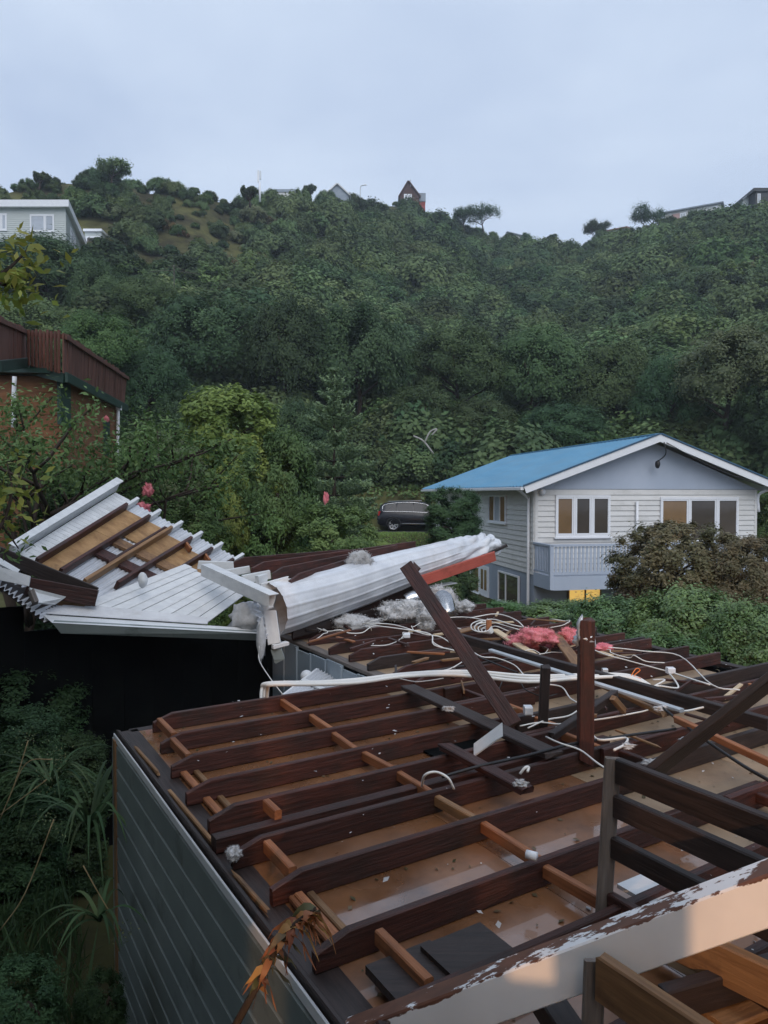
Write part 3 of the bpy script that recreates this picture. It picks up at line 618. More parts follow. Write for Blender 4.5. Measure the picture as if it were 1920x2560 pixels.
pf.boards('weatherboard', 0, WX, zlo, zroof - .35, .22, wb_pale, ph); sdw.boards('weatherboard', 0, LS, zlo, zroof - .35, .22, wb_pale, ph)
m = MB(); q2 = [Vector((fa.x - .5, HD - .6, 0)), Vector((fb.x + .25, HD - .6, 0)), Vector((fb.x + .25, HD, 0)) + sdv * (LS + .5), Vector((fa.x - .5, HD + LS + .5, 0))]
m.hexa([v + Z1 * (zroof - .32) for v in q2], [v + Z1 * (zroof + .42) for v in q2]).build('roof', white_clean, ph)
def wz1(w_, x0, y0, x1, y1): a = w_.px(*z1(x0, y0)); b = w_.px(*z1(x1, y1)); return min(a[0], b[0]), max(a[0], b[0]), min(a[1], b[1]), max(a[1], b[1])
pf.window(*wz1(pf, 130, 270, 235, 346), (.62,), ph, gmat=glass_curtain, fw=.16); pf.window(*wz1(pf, -50, 266, 31, 340), (.7,), ph, gmat=glass_curtain, fw=.16)
sdw.window(3.0, 6.6, zroof - 3.1, zroof - 1.2, (.7,), ph, gmat=glass_curtain, fw=.16)
lx0, lt = P(*z1(366, 325), 93.0), P(*z1(438, 345), 93.0); lw = lt.x - lx0.x; lb = P(*z1(438, 420), 93).z
m = MB().hexa([Vector((lx0.x, 93, lb)), Vector((lx0.x + lw, 93, lb)), Vector((lx0.x + lw, 97, lb)), Vector((lx0.x, 97, lb))], [Vector((lx0.x, 93, lt.z)), Vector((lx0.x + lw, 93, lt.z)), Vector((lx0.x + lw, 97, lt.z)), Vector((lx0.x, 97, lt.z))]); m.build('porch', wb_pale, ph)
pw_ = Wall((lx0.x, 93), (1, 0), (0, -1)); pw_.box('porch_roof', -.1, lw + .15, lt.z, lt.z + .3, white_clean, ph, -4, 4.3); pw_.window(.2, 2.0, lt.z - 3.0, lt.z - .6, (), ph, fw=.12)
# rotary clothes line on the slope
cp = P(435, 692, 63); cl = empty('clothes_line', cp, 'spindly rotary clothes line standing on the open grassy slope', 'clothes line')
tube('pole', [cp - Z1 * 1.2, cp + Z1 * .5, cp + Z1 * 1.0], .03, timber_grey, cl, 6, 2)
for a in range(4):
    v = Vector((math.cos(a * 1.57 + .2), math.sin(a * 1.57 + .2), 0)) * 2.0; tube('arm', [cp + Z1 * .55, cp + v + Z1 * .35], .016, timber_grey, cl, 5); tube('stay', [cp + Z1 * 1.0, cp + v * .6 + Z1 * .45], .012, timber_grey, cl, 4)

# ------------------------------------------------------------------ houses and posts along the ridge
def z2(x, y): return 960 + x / 1.728, 380 + y / 1.728
brown_sh = pmat('brown_shingle', (.07, .035, .03), (.11, .06, .05), (1, 1, 4), 2, rough=.8, bump=.1); red_wall = pmat('red_wall', (.28, .055, .05), (.33, .07, .06), scale=1, rough=.7, bump=0)
grey_roof = pmat('grey_roofing', (.20, .24, .29), (.27, .31, .36), scale=1, rough=.5, bump=0); pinkw = pmat('pinkish_wall', (.40, .25, .24), (.46, .30, .28), scale=1, rough=.6, bump=0); roof_red = pmat('dull_red_roof', (.16, .08, .07), (.2, .1, .085), scale=1, rough=.7, bump=0)
def prism(m, a, b, dvec, lift=0):
    """gable prism: a, b base points, apex given in b-list"""
def gable(name, label, xl, xr, ybase, yapex, ybot, D, depth, wall, roof, cat='house', win=None, apex=.5, z=z2):
    A, B, T = P(*z(xl, ybase), D), P(*z(xr, ybase), D), P(*z(xl + (xr - xl) * apex, yapex), D); zb_ = P(*z(xl, ybot), D).z; dv = Vector((0, depth, 0))
    e = empty(name, ((A.x + B.x) / 2, D, zb_), label, cat)
    MB().hexa([Vector((A.x, D, zb_)), Vector((B.x, D, zb_)), Vector((B.x, D + depth, zb_)), Vector((A.x, D + depth, zb_))], [A, B, B + dv, A + dv]).build('wall', wall, e)
    MB().add([A, B, T, A + dv, B + dv, T + dv], [[0, 1, 2], [5, 4, 3], [0, 3, 4, 1]]).build('gable', wall, e)
    for (s_, q_) in ((A, -1), (B, 1)):
        n_ = (T - s_).cross(Vector((0, 1, 0))).normalized(); n_ = n_ if n_.z > 0 else -n_; s2 = s_ + (s_ - T).normalized() * .4
        MB().hexa([s2 - dv * .06, T - dv * .06, T + dv * 1.05, s2 + dv * 1.05], [v + n_ * .25 for v in (s2 - dv * .06, T - dv * .06, T + dv * 1.05, s2 + dv * 1.05)]).build('roof', roof, e)
    if win:
        w_ = Wall((A.x, D), (1, 0), (0, -1)); a = w_.px(*z(win[0], win[1])); b = w_.px(*z(win[2], win[3])); w_.window(a[0], b[0], b[1], a[1], (.5,), e, fw=.3, out=.05, sash=False, gmat=glass_curtain)
    return e
af = gable('alpine_house', 'steep brown A-frame house with a small red wing on the ridge', 68, 152, 190, 128, 262, 196, 9, brown_sh, brown_sh, win=(86, 182, 120, 207), apex=.44)
q = Wall((P(*z2(136, 200), 197).x, 197), (1, 0), (0, -1)); a, b = q.px(*z2(137, 214)), q.px(*z2(178, 262)); q.box('red_wing', a[0], b[0], b[1], a[1], red_wall, af, -6, 6)
a, b = q.px(*z2(135, 178)), q.px(*z2(180, 214)); q.box('wing_roof', a[0], b[0], b[1], a[1], grey_roof, af, -6.2, 6.4); tube('flue', [P(*z2(115, 150), 196), P(*z2(114, 120), 196)], .15, alu, af, 5)
gable('ridge_cottage', 'grey gable top of a house peeking over the ridge near the street lamp', 1408, 1506, 186, 140, 215, 166, 8, grey_roof, wb_white, z=z1)
fr_ = empty('ridge_roof_house', P(*z1(1240, 190), 158), 'low dark flat roof barely showing on the ridge right of the tall mast', 'house')
w_ = Wall((P(*z1(1180, 170), 158).x, 158), (1, 0), (0, -1)); a, b = w_.px(*z1(1183, 160)), w_.px(*z1(1290, 172)); w_.box('roof', a[0], b[0], b[1], a[1], grey_roof, fr_, -6, 6); a, b = w_.px(*z1(1195, 172)), w_.px(*z1(1285, 200)); w_.box('wall', a[0], b[0], b[1], a[1], wb_white, fr_, -5.6, 5.4)
gable('saddle_house', 'grey-roofed house sunk behind the lowest saddle of the ridge', 520, 625, 372, 348, 395, 199, 8, wb_white, grey_roof, apex=.1)
def long_house(name, label, corners, D0_, D1_, wall, roof, roof_t, wins, band=None):
    """long wall receding: corners = top-left, top-right of the wall in picture, wall drop in px"""
    (x0, y0), (x1, y1), drop = corners; A, B = P(*z2(x0, y0), D0_), P(*z2(x1, y1), D1_); d_ = (B - A); L = Vector((d_.x, d_.y, 0)).length; n_ = Vector((d_.y, -d_.x, 0)).normalized(); n_ = n_ if n_.y < 0 else -n_
    h = drop / 1.728 / FP * D0_; dig = 9.0; e = empty(name, (A.x, A.y, min(A.z, B.z) - h), label, 'house'); bk = -n_ * 7; zt_ = max(A.z, B.z)
    q = [Vector((A.x, A.y, 0)), Vector((B.x, B.y, 0)), Vector((B.x, B.y, 0)) + bk, Vector((A.x, A.y, 0)) + bk]
    MB().hexa([v + Z1 * (zt_ - h - dig) for v in q], [v + Z1 * zt_ for v in q]).build('wall', wall, e)
    ex = Vector((d_.x, d_.y, 0)).normalized() * .6; q2 = [q[0] - ex + n_ * .6, q[1] + ex + n_ * .6, q[2] + ex - n_ * .6, q[3] - ex - n_ * .6]; mid = (q2[2] + q2[3]) / 2 - n_ * -3.5
    MB().hexa([v + Z1 * (zt_ + .01) for v in q2], [q2[0] + Z1 * (zt_ + .3), q2[1] + Z1 * (zt_ + .3), q2[2] + n_ * 2 + Z1 * (zt_ + roof_t), q2[3] + n_ * 2 + Z1 * (zt_ + roof_t)]).build('roof', roof, e)
    w_ = Wall(A, d_, n_)
    for (u0, u1, v0, v1, g_) in wins: w_.window(L * u0, L * u1, zt_ - h * v1, zt_ - h * v0, (.5,), e, gmat=g_, fw=.22, sash=False)
    if band: w_.box('wall_band', L * band[0], L * band[1], zt_ - h * .62, zt_ - h * .12, pinkw, e, .01, .03)
    return e
long_house('ridge_house', 'long white house with dull red roof beside skyline trees right of the saddle', ((948, 348), (1042, 330), 46), 193, 190, wb_white, roof_red, 1.6, [(.1, .28, .25, .6, glass_dark), (.36, .54, .25, .6, glass_dark), (.62, .8, .25, .6, glass_dark)])
long_house('ridge_house', 'white house with pinkish panels and low grey roof on the upper ridge', ((1214, 266), (1455, 226), 70), 178, 172, wb_white, grey_roof, .9, [(.28, .38, .15, .5, glass_curtain), (.86, .94, .1, .45, glass_dark)], (.14, .27))
gable('ridge_cottage', 'pale house with a grey hip roof next to the black house', 1552, 1612, 205, 183, 300, 160, 8, wb_pale, grey_roof)
bk_ = empty('modern_house', P(*z2(1640, 245), 157), 'black flat-roofed modern house cut off at the right end of the ridge', 'house')
w_ = Wall((P(*z2(1606, 200), 157).x, 157), (1, 0), (0, -1)); a, b = w_.px(*z2(1606, 172)), w_.px(*z2(1720, 330)); w_.box('wall', a[0], b[0], b[1], a[1], black_paint, bk_, -9, 9); w_.box('roof', a[0] - .6, b[0], a[1] + .01, a[1] + .7, black_paint, bk_, -9.2, 9.6); a, b = w_.px(*z2(1613, 180)), w_.px(*z2(1626, 220)); w_.window(a[0], b[0], b[1], a[1], (), bk_, gmat=glass_curtain, fw=.1, out=.02, sash=False)
ms_ = empty('phone_mast', P(*z1(1120, 200), 117), 'tall slim white mast standing among bushes on the left ridge', 'mast')
tube('pole', [P(*z1(1123, 215), 117), P(*z1(1122, 130), 117)], .17, white_clean, ms_, 8, 2); beam('antenna', P(*z1(1116, 130), 117), P(*z1(1116, 80), 117), .3, .25, white_clean, ms_, up=(0, 1, 0)); beam('antenna', P(*z1(1125, 118), 117.3), P(*z1(1125, 82), 117.3), .22, .25, alu, ms_, up=(0, 1, 0))
sl = empty('street_lamp', P(*z1(1556, 190), 165), 'thin street lamp with a short arm on the ridge skyline', 'street lamp')
tube('pole', [P(*z1(1557, 200), 165), P(*z1(1557, 160), 165), P(*z1(1561, 146), 165), P(*z1(1575, 143), 165)], .13, alu, sl, 6); beam('lamp_head', P(*z1(1572, 142), 165), P(*z1(1584, 141), 165), .3, .22, alu, sl)

# ------------------------------------------------------------------ car on the drive
drv = MB(); za = gz(1.2, 42) + .02
drv.add([Vector((-1.0, 40.6, gz(-1, 40.6) + .03)), Vector((9.5, 40.0, gz(9.5, 40) + .03)), Vector((9.5, 43.9, gz(9.5, 42) + .05)), Vector((-1.0, 43.9, gz(-1, 42) + .05))], [[0, 1, 2, 3]])
asph = pmat('drive_asphalt', (.045, .045, .047), (.07, .07, .07), scale=3, rough=.75, bump=.2, rand=0)
tag(drv.build('driveway', asph), 'dark wet asphalt drive under the black car', 'driveway', kind='structure')
car_k = pmat('black_car_paint', (.008, .008, .012), (.010, .010, .015), scale=1, rough=.25, bump=0, spec=.4, coat=.15, rand=0); tyre_m = pmat('tyre', (.012, .012, .012), (.018, .018, .018), scale=6, rough=.8, bump=.1)
car_glass = pmat('tinted_glass', (.035, .036, .04), (.05, .05, .055), scale=1, rough=.12, bump=0, spec=.3, rand=0)
chrome = pmat('chrome', (.6, .61, .63), (.7, .71, .73), scale=2, rough=.15, bump=0, metal=1.0); rim_m = pmat('alloy', (.45, .46, .48), (.55, .56, .58), scale=2, rough=.3, bump=0, metal=.8); tail_r = pmat('tail_red', (.3, .01, .01), (.4, .02, .02), scale=2, rough=.2, bump=0)
cb = P(1046, 1330, 42.6); cb.z = gz(cb.x, cb.y) + .06
car = empty('parked_car', cb, 'black station wagon style SUV parked on the drive beside the blue-roofed house', 'car')
ST = [(-2.38, .52, .82, .86, .86, .80), (-2.34, .40, .98, 1.10, .90, .78), (-2.2, .33, 1.06, 1.44, .93, .70), (-1.95, .30, 1.08, 1.63, .95, .68), (-1.2, .28, 1.06, 1.72, .965, .68), (-.3, .28, 1.03, 1.735, .97, .69), (.45, .28, 1.00, 1.66, .965, .67), (1.0, .28, .99, 1.36, .96, .70), (1.28, .28, .99, 1.06, .955, .80), (1.9, .32, .93, .955, .93, .82), (2.25, .38, .80, .83, .86, .74), (2.4, .46, .62, .64, .74, .66)]
V, F = [], []
def ring(s):
    x, zl, zbt, zrf, hw, hr = s; zq = zl + (zbt - zl) * .5; pr = [(hw * .86, zl), (hw, zl + .12), (hw * 1.01, zq), (hw * .975, zbt), (hr, zrf - .07), (hr * .86, zrf)]
    return [(x, -y, z) for (y, z) in pr] + [(x, y, z) for (y, z) in reversed(pr)]
for s in ST: V += ring(s)
n = 12
for i in range(len(ST) - 1):
    for j in range(n): F.append([i * n + j, i * n + (j + 1) % n, (i + 1) * n + (j + 1) % n, (i + 1) * n + j])
F += [list(range(n))[::-1], [(len(ST) - 1) * n + j for j in range(n)]]
CM = Matrix.Translation(cb) @ Matrix.Rotation(R(-4), 4, 'Z')
link('body', mesh('body', V, F, True), car_k, car, CM)
def ist(x):
    for a, b in zip(ST, ST[1:]):
        if a[0] <= x <= b[0]: t = (x - a[0]) / (b[0] - a[0]); return [a[k] + (b[k] - a[k]) * t for k in range(6)]
def sidept(x, f_, s): q = ist(x); return Vector((x, s * ((q[4] * .975) + (q[5] - q[4] * .975) * f_ + .008), q[2] + (q[3] - .07 - q[2]) * f_))
for s in (-1, 1):
    for (x0, x1, f1) in ((-2.02, -1.28, .92), (-1.2, -.32, .92), (-.24, .72, .9)):
        V, F = [], []; k = 6
        for i in range(k + 1):
            x = x0 + (x1 - x0) * i / k; V += [sidept(x, .16, s), sidept(x, f1, s)]
        for i in range(k): F.append([2 * i, 2 * i + 1, 2 * i + 3, 2 * i + 2])
        link('side_window', mesh('side_window', V, F), car_glass, car, CM)
    o_ = lambda x, f_: CM @ (sidept(x, f_, s) + Vector((0, s * .012, 0)))
    tube('window_trim', [o_(-2.08, .4), o_(-2.0, .13), o_(-1.2, .12), o_(-.3, .12), o_(.75, .12)], .018, chrome, car, 5, 3); tube('window_trim', [o_(-2.08, .3), o_(-1.98, .93), o_(-1.2, .96), o_(-.3, .96), o_(.5, .93), o_(.8, .5)], .018, chrome, car, 5, 3)
    beam('sill_trim', CM @ Vector((-.95, s * .985, .42)), CM @ Vector((1.0, s * .985, .40)), .02, .05, chrome, car)
    for x in (-1.24, -.28): beam('door_seam', CM @ Vector((x, s * .978, .45)), CM @ Vector((x + .02, s * .955, 1.04)), .012, .012, tyre_m, car, up=(1, 0, 0))
    beam('roof_rail', CM @ Vector((-1.8, s * .62, 1.70)), CM @ Vector((.2, s * .63, 1.74)), .03, .03, chrome, car)
    MB().box(CM @ Vector((-2.26, s * .80, 1.02)), (.07, 0, 0), (0, .11, 0), (0, 0, .13)).build('tail_lamp', tail_r, car)
    beam('mirror', CM @ Vector((.75, s * .95, 1.1)), CM @ Vector((.75, s * 1.12, 1.12)), .12, .14, car_k, car)
    for x in (-1.42, 1.45):
        Wm = CM @ Matrix.Translation((x, s * .85, .37)); V, F = [], []; N_ = 24; prof = [(.25, -.11), (.34, -.11), (.37, -.07), (.37, .07), (.34, .11), (.25, .11)]
        for i in range(N_):
            t = 2 * math.pi * i / N_
            for (r_, y_) in prof: V.append((r_ * math.cos(t), y_, r_ * math.sin(t)))
        for i in range(N_):
            for j in range(5): F.append([i * 6 + j, i * 6 + j + 1, ((i + 1) % N_) * 6 + j + 1, ((i + 1) % N_) * 6 + j])
        wh = link('wheel', mesh('wheel', V, F, True), tyre_m, car, Wm); m = MB()
        for k in range(7):
            t = 2 * math.pi * k / 7; d_ = Vector((math.cos(t), 0, math.sin(t))); e_ = Vector((-math.sin(t), 0, math.cos(t)))
            m.hexa([d_ * .04 + e_ * .035 + Vector((0, s * .07, 0)), d_ * .26 + e_ * .05 + Vector((0, s * .09, 0)), d_ * .26 - e_ * .05 + Vector((0, s * .09, 0)), d_ * .04 - e_ * .035 + Vector((0, s * .07, 0))],
                   [d_ * .04 + e_ * .035 + Vector((0, s * .10, 0)), d_ * .26 + e_ * .05 + Vector((0, s * .115, 0)), d_ * .26 - e_ * .05 + Vector((0, s * .115, 0)), d_ * .04 - e_ * .035 + Vector((0, s * .10, 0))])
        V2, F2 = tube_geo([Vector((.262 * math.cos(2 * math.pi * i / 20), s * .10, .262 * math.sin(2 * math.pi * i / 20))) for i in range(21)], .018, 5); m.add(V2, F2)
        link('rim', mesh('rim', m.V, m.F), rim_m, wh, Wm)
        V, F = [], []
        for i in range(25):
            t = math.pi * (i / 24); V += [(.45 * math.cos(t), s * .125, .44 * math.sin(t)), (.38 * math.cos(t), s * .125, .38 * math.sin(t))]
        for i in range(24): F.append([2 * i, 2 * i + 1, 2 * i + 3, 2 * i + 2])
        link('wheel_arch', mesh('wheel_arch', V, F), tyre_m, car, Wm)
bx = [CM @ Vector(v) for v in ((-2.30, -.62, 1.12), (-2.30, .62, 1.12), (-2.13, .56, 1.52), (-2.13, -.56, 1.52))]
MB().hexa([v + Vector((-.03, 0, 0)) for v in bx], bx).build('rear_window', car_glass, car); bx = [CM @ Vector(v) for v in ((1.22, -.7, 1.10), (1.22, .7, 1.10), (.62, .6, 1.60), (.62, -.6, 1.60))]
MB().hexa([v + Vector((.02, 0, .02)) for v in bx], bx).build('windscreen', car_glass, car)

# ------------------------------------------------------------------ trees and shrubs
U = {}
def uc(key, n, per, size, mat, seed, R3=(1, 1, 1), **kw):
    U[key] = crown_mesh('crown_' + key, R3, n, per, size, mat, seed, **kw)
uc('dk1', 75, 400, .046, lf_dark, 1, lo=-.45, asp=.6, rr=(.14, .27)); uc('dk2', 80, 400, .046, lf_dark, 2, lo=-.45, asp=.6, rr=(.16, .30)); uc('dk3', 70, 400, .046, lf_hill, 3, lo=-.45, asp=.6, rr=(.18, .32))
uc('ol1', 75, 400, .046, lf_olive, 4, lo=-.4, asp=.6, rr=(.17, .28)); uc('md1', 87, 400, .046, lf_mid, 5, lo=-.45, asp=.6, rr=(.15, .27)); uc('md2', 80, 400, .046, lf_hill, 6, lo=-.45, asp=.6, rr=(.14, .27))
def tree_at(name, label, x, ytop, w, ybot, D, key, cat='tree', group=None, rz=None, deep=1.0, thick=.18):
    c = Q(x, (ytop + ybot) / 2, D); rx = w * K / FP * D / 2; rz_ = (ybot - ytop) * K / FP * D / 2; zg = gz(c.x, c.y)
    if rz is None: rz = random.random() * 6.28
    e = empty(name, (c.x, c.y, zg), label, cat, group); th = max(.6, c.z - zg)
    rs = random.Random(int(x * 13 + D)); m = MB(); p = [Vector((0, 0, -.4)), Vector((rs.uniform(-.12, .12) * th, rs.uniform(-.12, .12) * th, th * .5)), Vector((0, 0, th))]; tr = thick
    m.add(*tube_geo(spline(p, 3), tr, 7, [tr * (1.25 - .1 * i) for i in range(7)]))
    for k in range(6):
        a = k * 1.1 + rs.random(); q = p[1].lerp(p[2], .1 + .15 * k); v = Vector((math.cos(a) * rx * .7, math.sin(a) * rx * .7, rz_ * .45)); m.add(*tube_geo([q, q + v * .5 + Vector((0, 0, .1)), q + v], tr, 5, [tr * .6, tr * .4, tr * .2]))
    m.build('trunk', bark, e, True, origin=(0, 0, 0)).matrix_basis = Matrix.Identity(4)
    o = bpy.data.objects.new('crown', U[key]); COL.objects.link(o); o.parent = e; o.location = (0, 0, c.z - zg); o.scale = (rx * 1.02, rx * deep, rz_ * 1.02); o.rotation_euler = (0, 0, rz)
    zc = c.z - zg - rz_ * 1.1
    while cat != 'tree' and zc > -.4 * rz_:                      # shrubs are leafy to the ground
        o2 = o.copy(); COL.objects.link(o2); o2.location = (rs.uniform(-.1, .1) * rx, rs.uniform(-.1, .1) * rx, zc); o2.rotation_euler = (0, 0, rz + zc * 2.1); zc -= rz_ * 1.1
    return e
big = 'big evergreen trees along the foot of the hill'
for (lb, x, yt, w, yb, D, key) in (
    ('broad olive-tinted round tree left of the darkest trees on the slope', 455, 628, 270, 870, 54, 'dk1'), ('tall dark tree between the olive round tree and its neighbour uphill of the pine', 620, 640, 190, 910, 52, 'dk2'),
    ('wide dark tree directly uphill of the star-shaped pine', 765, 640, 240, 930, 54, 'dk1'), ('mid green round tree uphill of the parked car', 985, 700, 220, 905, 56, 'md2'),
    ('rounded tree on the slope above the left end of the blue roof', 1160, 700, 230, 930, 57, 'dk3'), ('leafy tree uphill of the blue ridge, left of the gable top', 1320, 735, 210, 960, 55, 'md2'),
    ('dark tree straight behind the gable top of the blue-roofed house', 1450, 760, 170, 980, 50, 'dk2'), ('tall olive-topped tree with bare trunks at the right edge of the slope', 1585, 705, 250, 930, 46, 'ol1'),
    ('dark tree half cut off behind the right end of the blue roof', 1690, 790, 200, 1000, 44, 'dk1'), ('low mid green tree on the bank just above the parked car', 910, 830, 180, 990, 50, 'md2'),
    ('dark bushy tree on the bank behind the low end of the blue roof', 1040, 860, 190, 1010, 49, 'dk3'), ('shadowed tree behind the middle of the blue roof', 1210, 870, 200, 1000, 48, 'dk2')):
    tree_at('evergreen_tree', lb, x, yt, w, yb, D, key, group=big)
lgrp = 'trees on the slope below the pale house'
for (lb, x, yt, w, yb, D, key) in (
    ('dark spreading tree in front of the pale hillside house', 95, 512, 260, 690, 66, 'dk2'), ('dark tree at the corner of the pale hillside house', 215, 560, 150, 720, 64, 'dk1'),
    ('mid green tree right of the dark trees below the pale house', 320, 600, 170, 740, 60, 'md2'), ('dark tree behind the brown deck, left part', 60, 640, 220, 800, 50, 'dk3'),
    ('bushy mid green tree rising behind the deck balustrade', 215, 668, 190, 850, 40, 'md1'), ('dark tree filling the gap between the deck and the olive round tree', 325, 745, 170, 960, 42, 'dk2'),
    ('dark tree in the shade behind the light green shrub', 420, 830, 180, 1000, 40, 'dk1'), ('dark tree in the shade between light green shrub and pine', 640, 860, 150, 1040, 38, 'dk2')):
    tree_at('evergreen_tree', lb, x, yt, w, yb, D, key, group=lgrp)
# nearer shrubs with real leaf sizes
uc('lt', 70, 190, 0.12, lf_light, 11, lo=-.97, boxy=True, fill=.12, rr=(.14, .26), asp=.42, up=.6); uc('sh', 70, 230, 0.095, lf_mid, 12, lo=-.97, boxy=True, fill=.12, rr=(.14, .26), asp=.36); uc('sh2', 64, 230, 0.085, lf_mid, 13, lo=-.97, boxy=True, fill=.12, rr=(.15, .28), asp=.45); uc('rd', 80, 210, 0.08, lf_olive, 14, lo=-.97, boxy=True, fill=.12, rr=(.12, .24), asp=.4)
uc('hd', 90, 300, 0.072, lf_hedge, 15, lo=-.97, boxy=True, fill=.12, rr=(.14, .27), asp=.5, shell=.5); uc('br', 210, 190, .07, lf_brown, 16, lo=-.97, boxy=True, fill=.15, rr=(.07, .20), asp=.4, shell=.8, core=.35); uc('yl', 40, 60, .14, lf_yellow, 17, lo=-.7, rr=(.14, .26), asp=.4, core=0); uc('dks', 70, 230, 0.09, lf_dark, 18, lo=-.97, boxy=True, fill=.12, rr=(.15, .28), asp=.4)
sg = 'garden shrubs behind the wrecked roof'
for (nm, lb, x, yt, w, yb, D, key) in (
    ('broadleaf_shrub', 'bright light green shrub with glossy upright leaves', 490, 838, 215, 1010, 23, 'lt'), ('garden_shrub', 'tall narrow-leaved olive green shrub left of the pine', 600, 930, 170, 1200, 17.5, 'sh'),
    ('garden_shrub', 'dense grey-green bush between the deck house and the light green shrub', 345, 935, 190, 1130, 17, 'rd'), ('garden_shrub', 'dark green undergrowth bush below the light green shrub', 470, 1010, 200, 1200, 18.5, 'sh2'),
    ('broadleaf_shrub', 'yellow-green sapling wedged between the bushes left of the olive shrub', 500, 1000, 70, 1130, 17.0, 'lt'),
    ('garden_shrub', 'low dark bush right behind the torn corrugated edge', 400, 1090, 180, 1230, 14.5, 'sh2'), ('garden_shrub', 'low bush with pale blossom at the foot of the pine', 720, 1090, 190, 1240, 16, 'sh'),
    ('garden_shrub', 'dark bush hidden behind the gnarled tree', 190, 1020, 260, 1200, 15.5, 'dks'), ('broadleaf_shrub', 'small yellow-green shrub just behind the red rafters', 790, 1165, 130, 1230, 19, 'lt'),
    ('garden_shrub', 'dark bush under the raised tip of the torn roof', 300, 1110, 150, 1260, 14.0, 'dks'), ('garden_shrub', 'green bush at the foot of the drive left of the car', 785, 1140, 70, 1220, 26, 'sh2'),
    ('garden_shrub', 'small bright bush under the end of the rolled roofing', 955, 1265, 80, 1310, 17, 'sh2')):
    tree_at(nm, lb, x, yt, w, yb, D, key, cat='shrub', group=sg, thick=.07)
hgp = 'hedge bushes along the right side of the wreck'
for (lb, x, yt, w, yb, D, key) in (
    ('glossy green hedge bush in front of the lit window', 1215, 1300, 190, 1400, 16, 'hd'), ('low hedge bush at the foot of the grey lower wall', 1080, 1300, 130, 1370, 17, 'hd'),
    ('glossy hedge bush behind the pink insulation', 1330, 1290, 230, 1470, 14, 'hd'), ('tall hedge bush below the brown shrub', 1480, 1270, 240, 1490, 13, 'hd'),
    ('hedge bush at the right picture edge', 1625, 1300, 200, 1520, 11.8, 'hd'), ('lower hedge bush right behind the last ceiling joists', 1440, 1370, 240, 1530, 12, 'hd')):
    tree_at('hedge_bush', lb, x, yt, w, yb, D, key, cat='hedge', group=hgp, thick=.06)
for (lb, x, yt, w, yb, D) in (('large brown-leaved shrub in front of the balcony', 1455, 1118, 270, 1330, 16), ('brown-leaved shrub at the right edge below the house corner', 1625, 1150, 210, 1345, 15), ('low brown-leaved shrub over the hedge', 1560, 1260, 240, 1400, 14.4)):
    tree_at('brown_shrub', lb, x, yt, w, yb, D, 'br', cat='shrub', group='brown-leaved shrubs in front of the balcony', thick=.06)
tree_at('garden_shrub', 'dark leggy shrub between the car and the house wall', 975, 1052, 120, 1140, 22, 'dks', cat='shrub', thick=.08)
tree_at('garden_shrub', 'olive green tree past the right corner of the blue-roofed house', 1680, 1040, 110, 1200, 27, 'sh', cat='shrub', thick=.08)

# ------------------------------------------------------------------ the unroofed house
zp = CZ - 2.0; HO = Vector((-2.215, 5.967, 0)); hu = Vector((.8508, .5255, 0)); hw_ = Vector((-.5255, .8508, 0))
def H(s, w, z): return HO + hu * s + hw_ * w + Vector((0, 0, z))
def SW(px, py, z): p = PZ(px, py, z) - HO; return p.dot(hu), p.dot(hw_)
wh_ = empty('wrecked_house', H(0, 0, .3), 'house stripped of its roof with dark red ceiling joists laid bare', 'house')
# side wall with grooved horizontal cladding: each board's upper edge slopes outwards and catches the sky
nb, bh_ = 17, .19
for i in range(nb):
    z1_ = zp - .05 - i * bh_; z0_ = z1_ - bh_ + .003; m = MB(); pr = [(0.0, z0_), (-.032, z0_), (-.034, z1_ - .022), (-.008, z1_), (0.0, z1_)]
    a = [H(s_, -.09, z_) for s_, z_ in pr]; b = [H(s_, -5.4, z_) for s_, z_ in pr]; n = 5
    m.add(a + b, [[k, (k + 1) % n, n + (k + 1) % n, n + k] for k in range(n)] + [list(range(n))[::-1], [n + k for k in range(n)]]); m.build('cladding_board', clad_green, wh_)
MB().hexa([H(.0, 0, 0), H(.0, -5.4, 0), H(.1, -5.4, 0), H(.1, 0, 0)], [H(.0, 0, zp - .05), H(.0, -5.4, zp - .05), H(.1, -5.4, zp - .05), H(.1, 0, zp - .05)]).build('wall_framing', void_black, wh_)
beam('corner_board', H(-.02, -.045, 0), H(-.02, -.045, zp - .03), .05, .085, timber_brn, wh_, up=hw_); beam('corner_board', H(-.02, .02, 0), H(-.02, .02, zp - .03), .04, .05, clad_green, wh_, up=hw_)
beam('top_plate', H(.10, .06, zp - .002), H(.10, -5.4, zp - .002), .15, .045, timber_blk, wh_, top=True, jag=.03)
beam('flashing', H(-.028, .02, zp - .02), H(-.028, -5.4, zp - .02), .012, .06, white, wh_); beam('edge_strip', H(.005, .04, zp + .006), H(.005, -5.4, zp + .006), .028, .05, timber_blk, wh_, jag=.05)
beam('end_plate', H(.1, .05, zp - .002), H(2.9, .05, zp - .002), .10, .045, timber_blk, wh_, top=True, jag=.02)
for (w0, l) in ((-.55, .5), (-1.5, .8), (-2.7, .35)):      # splinters left along the plate
    beam('splinter', H(.03, w0, zp + .03), H(.05, w0 - l, zp + .022), .025, .03, timber_brn, wh_, jag=.06)
zj = zp + .14
def joist(w_, s0, s1, mat=timber, z=zj, cut=(.16, .055), dw=0.0, h=.14, wd=.043): return beam('joist', H(s0, w_, z), H(s1, w_ + dw, z), wd, h, mat, wh_, top=True, cut0=cut, jag=.004)
FJ = [(-.10, .26), (-.65, .18), (-1.17, .12), (-1.67, .08), (-2.12, .08), (-2.58, .06), (-3.01, .10), (-3.56, .06), (-4.05, .08), (-4.55, .1)]
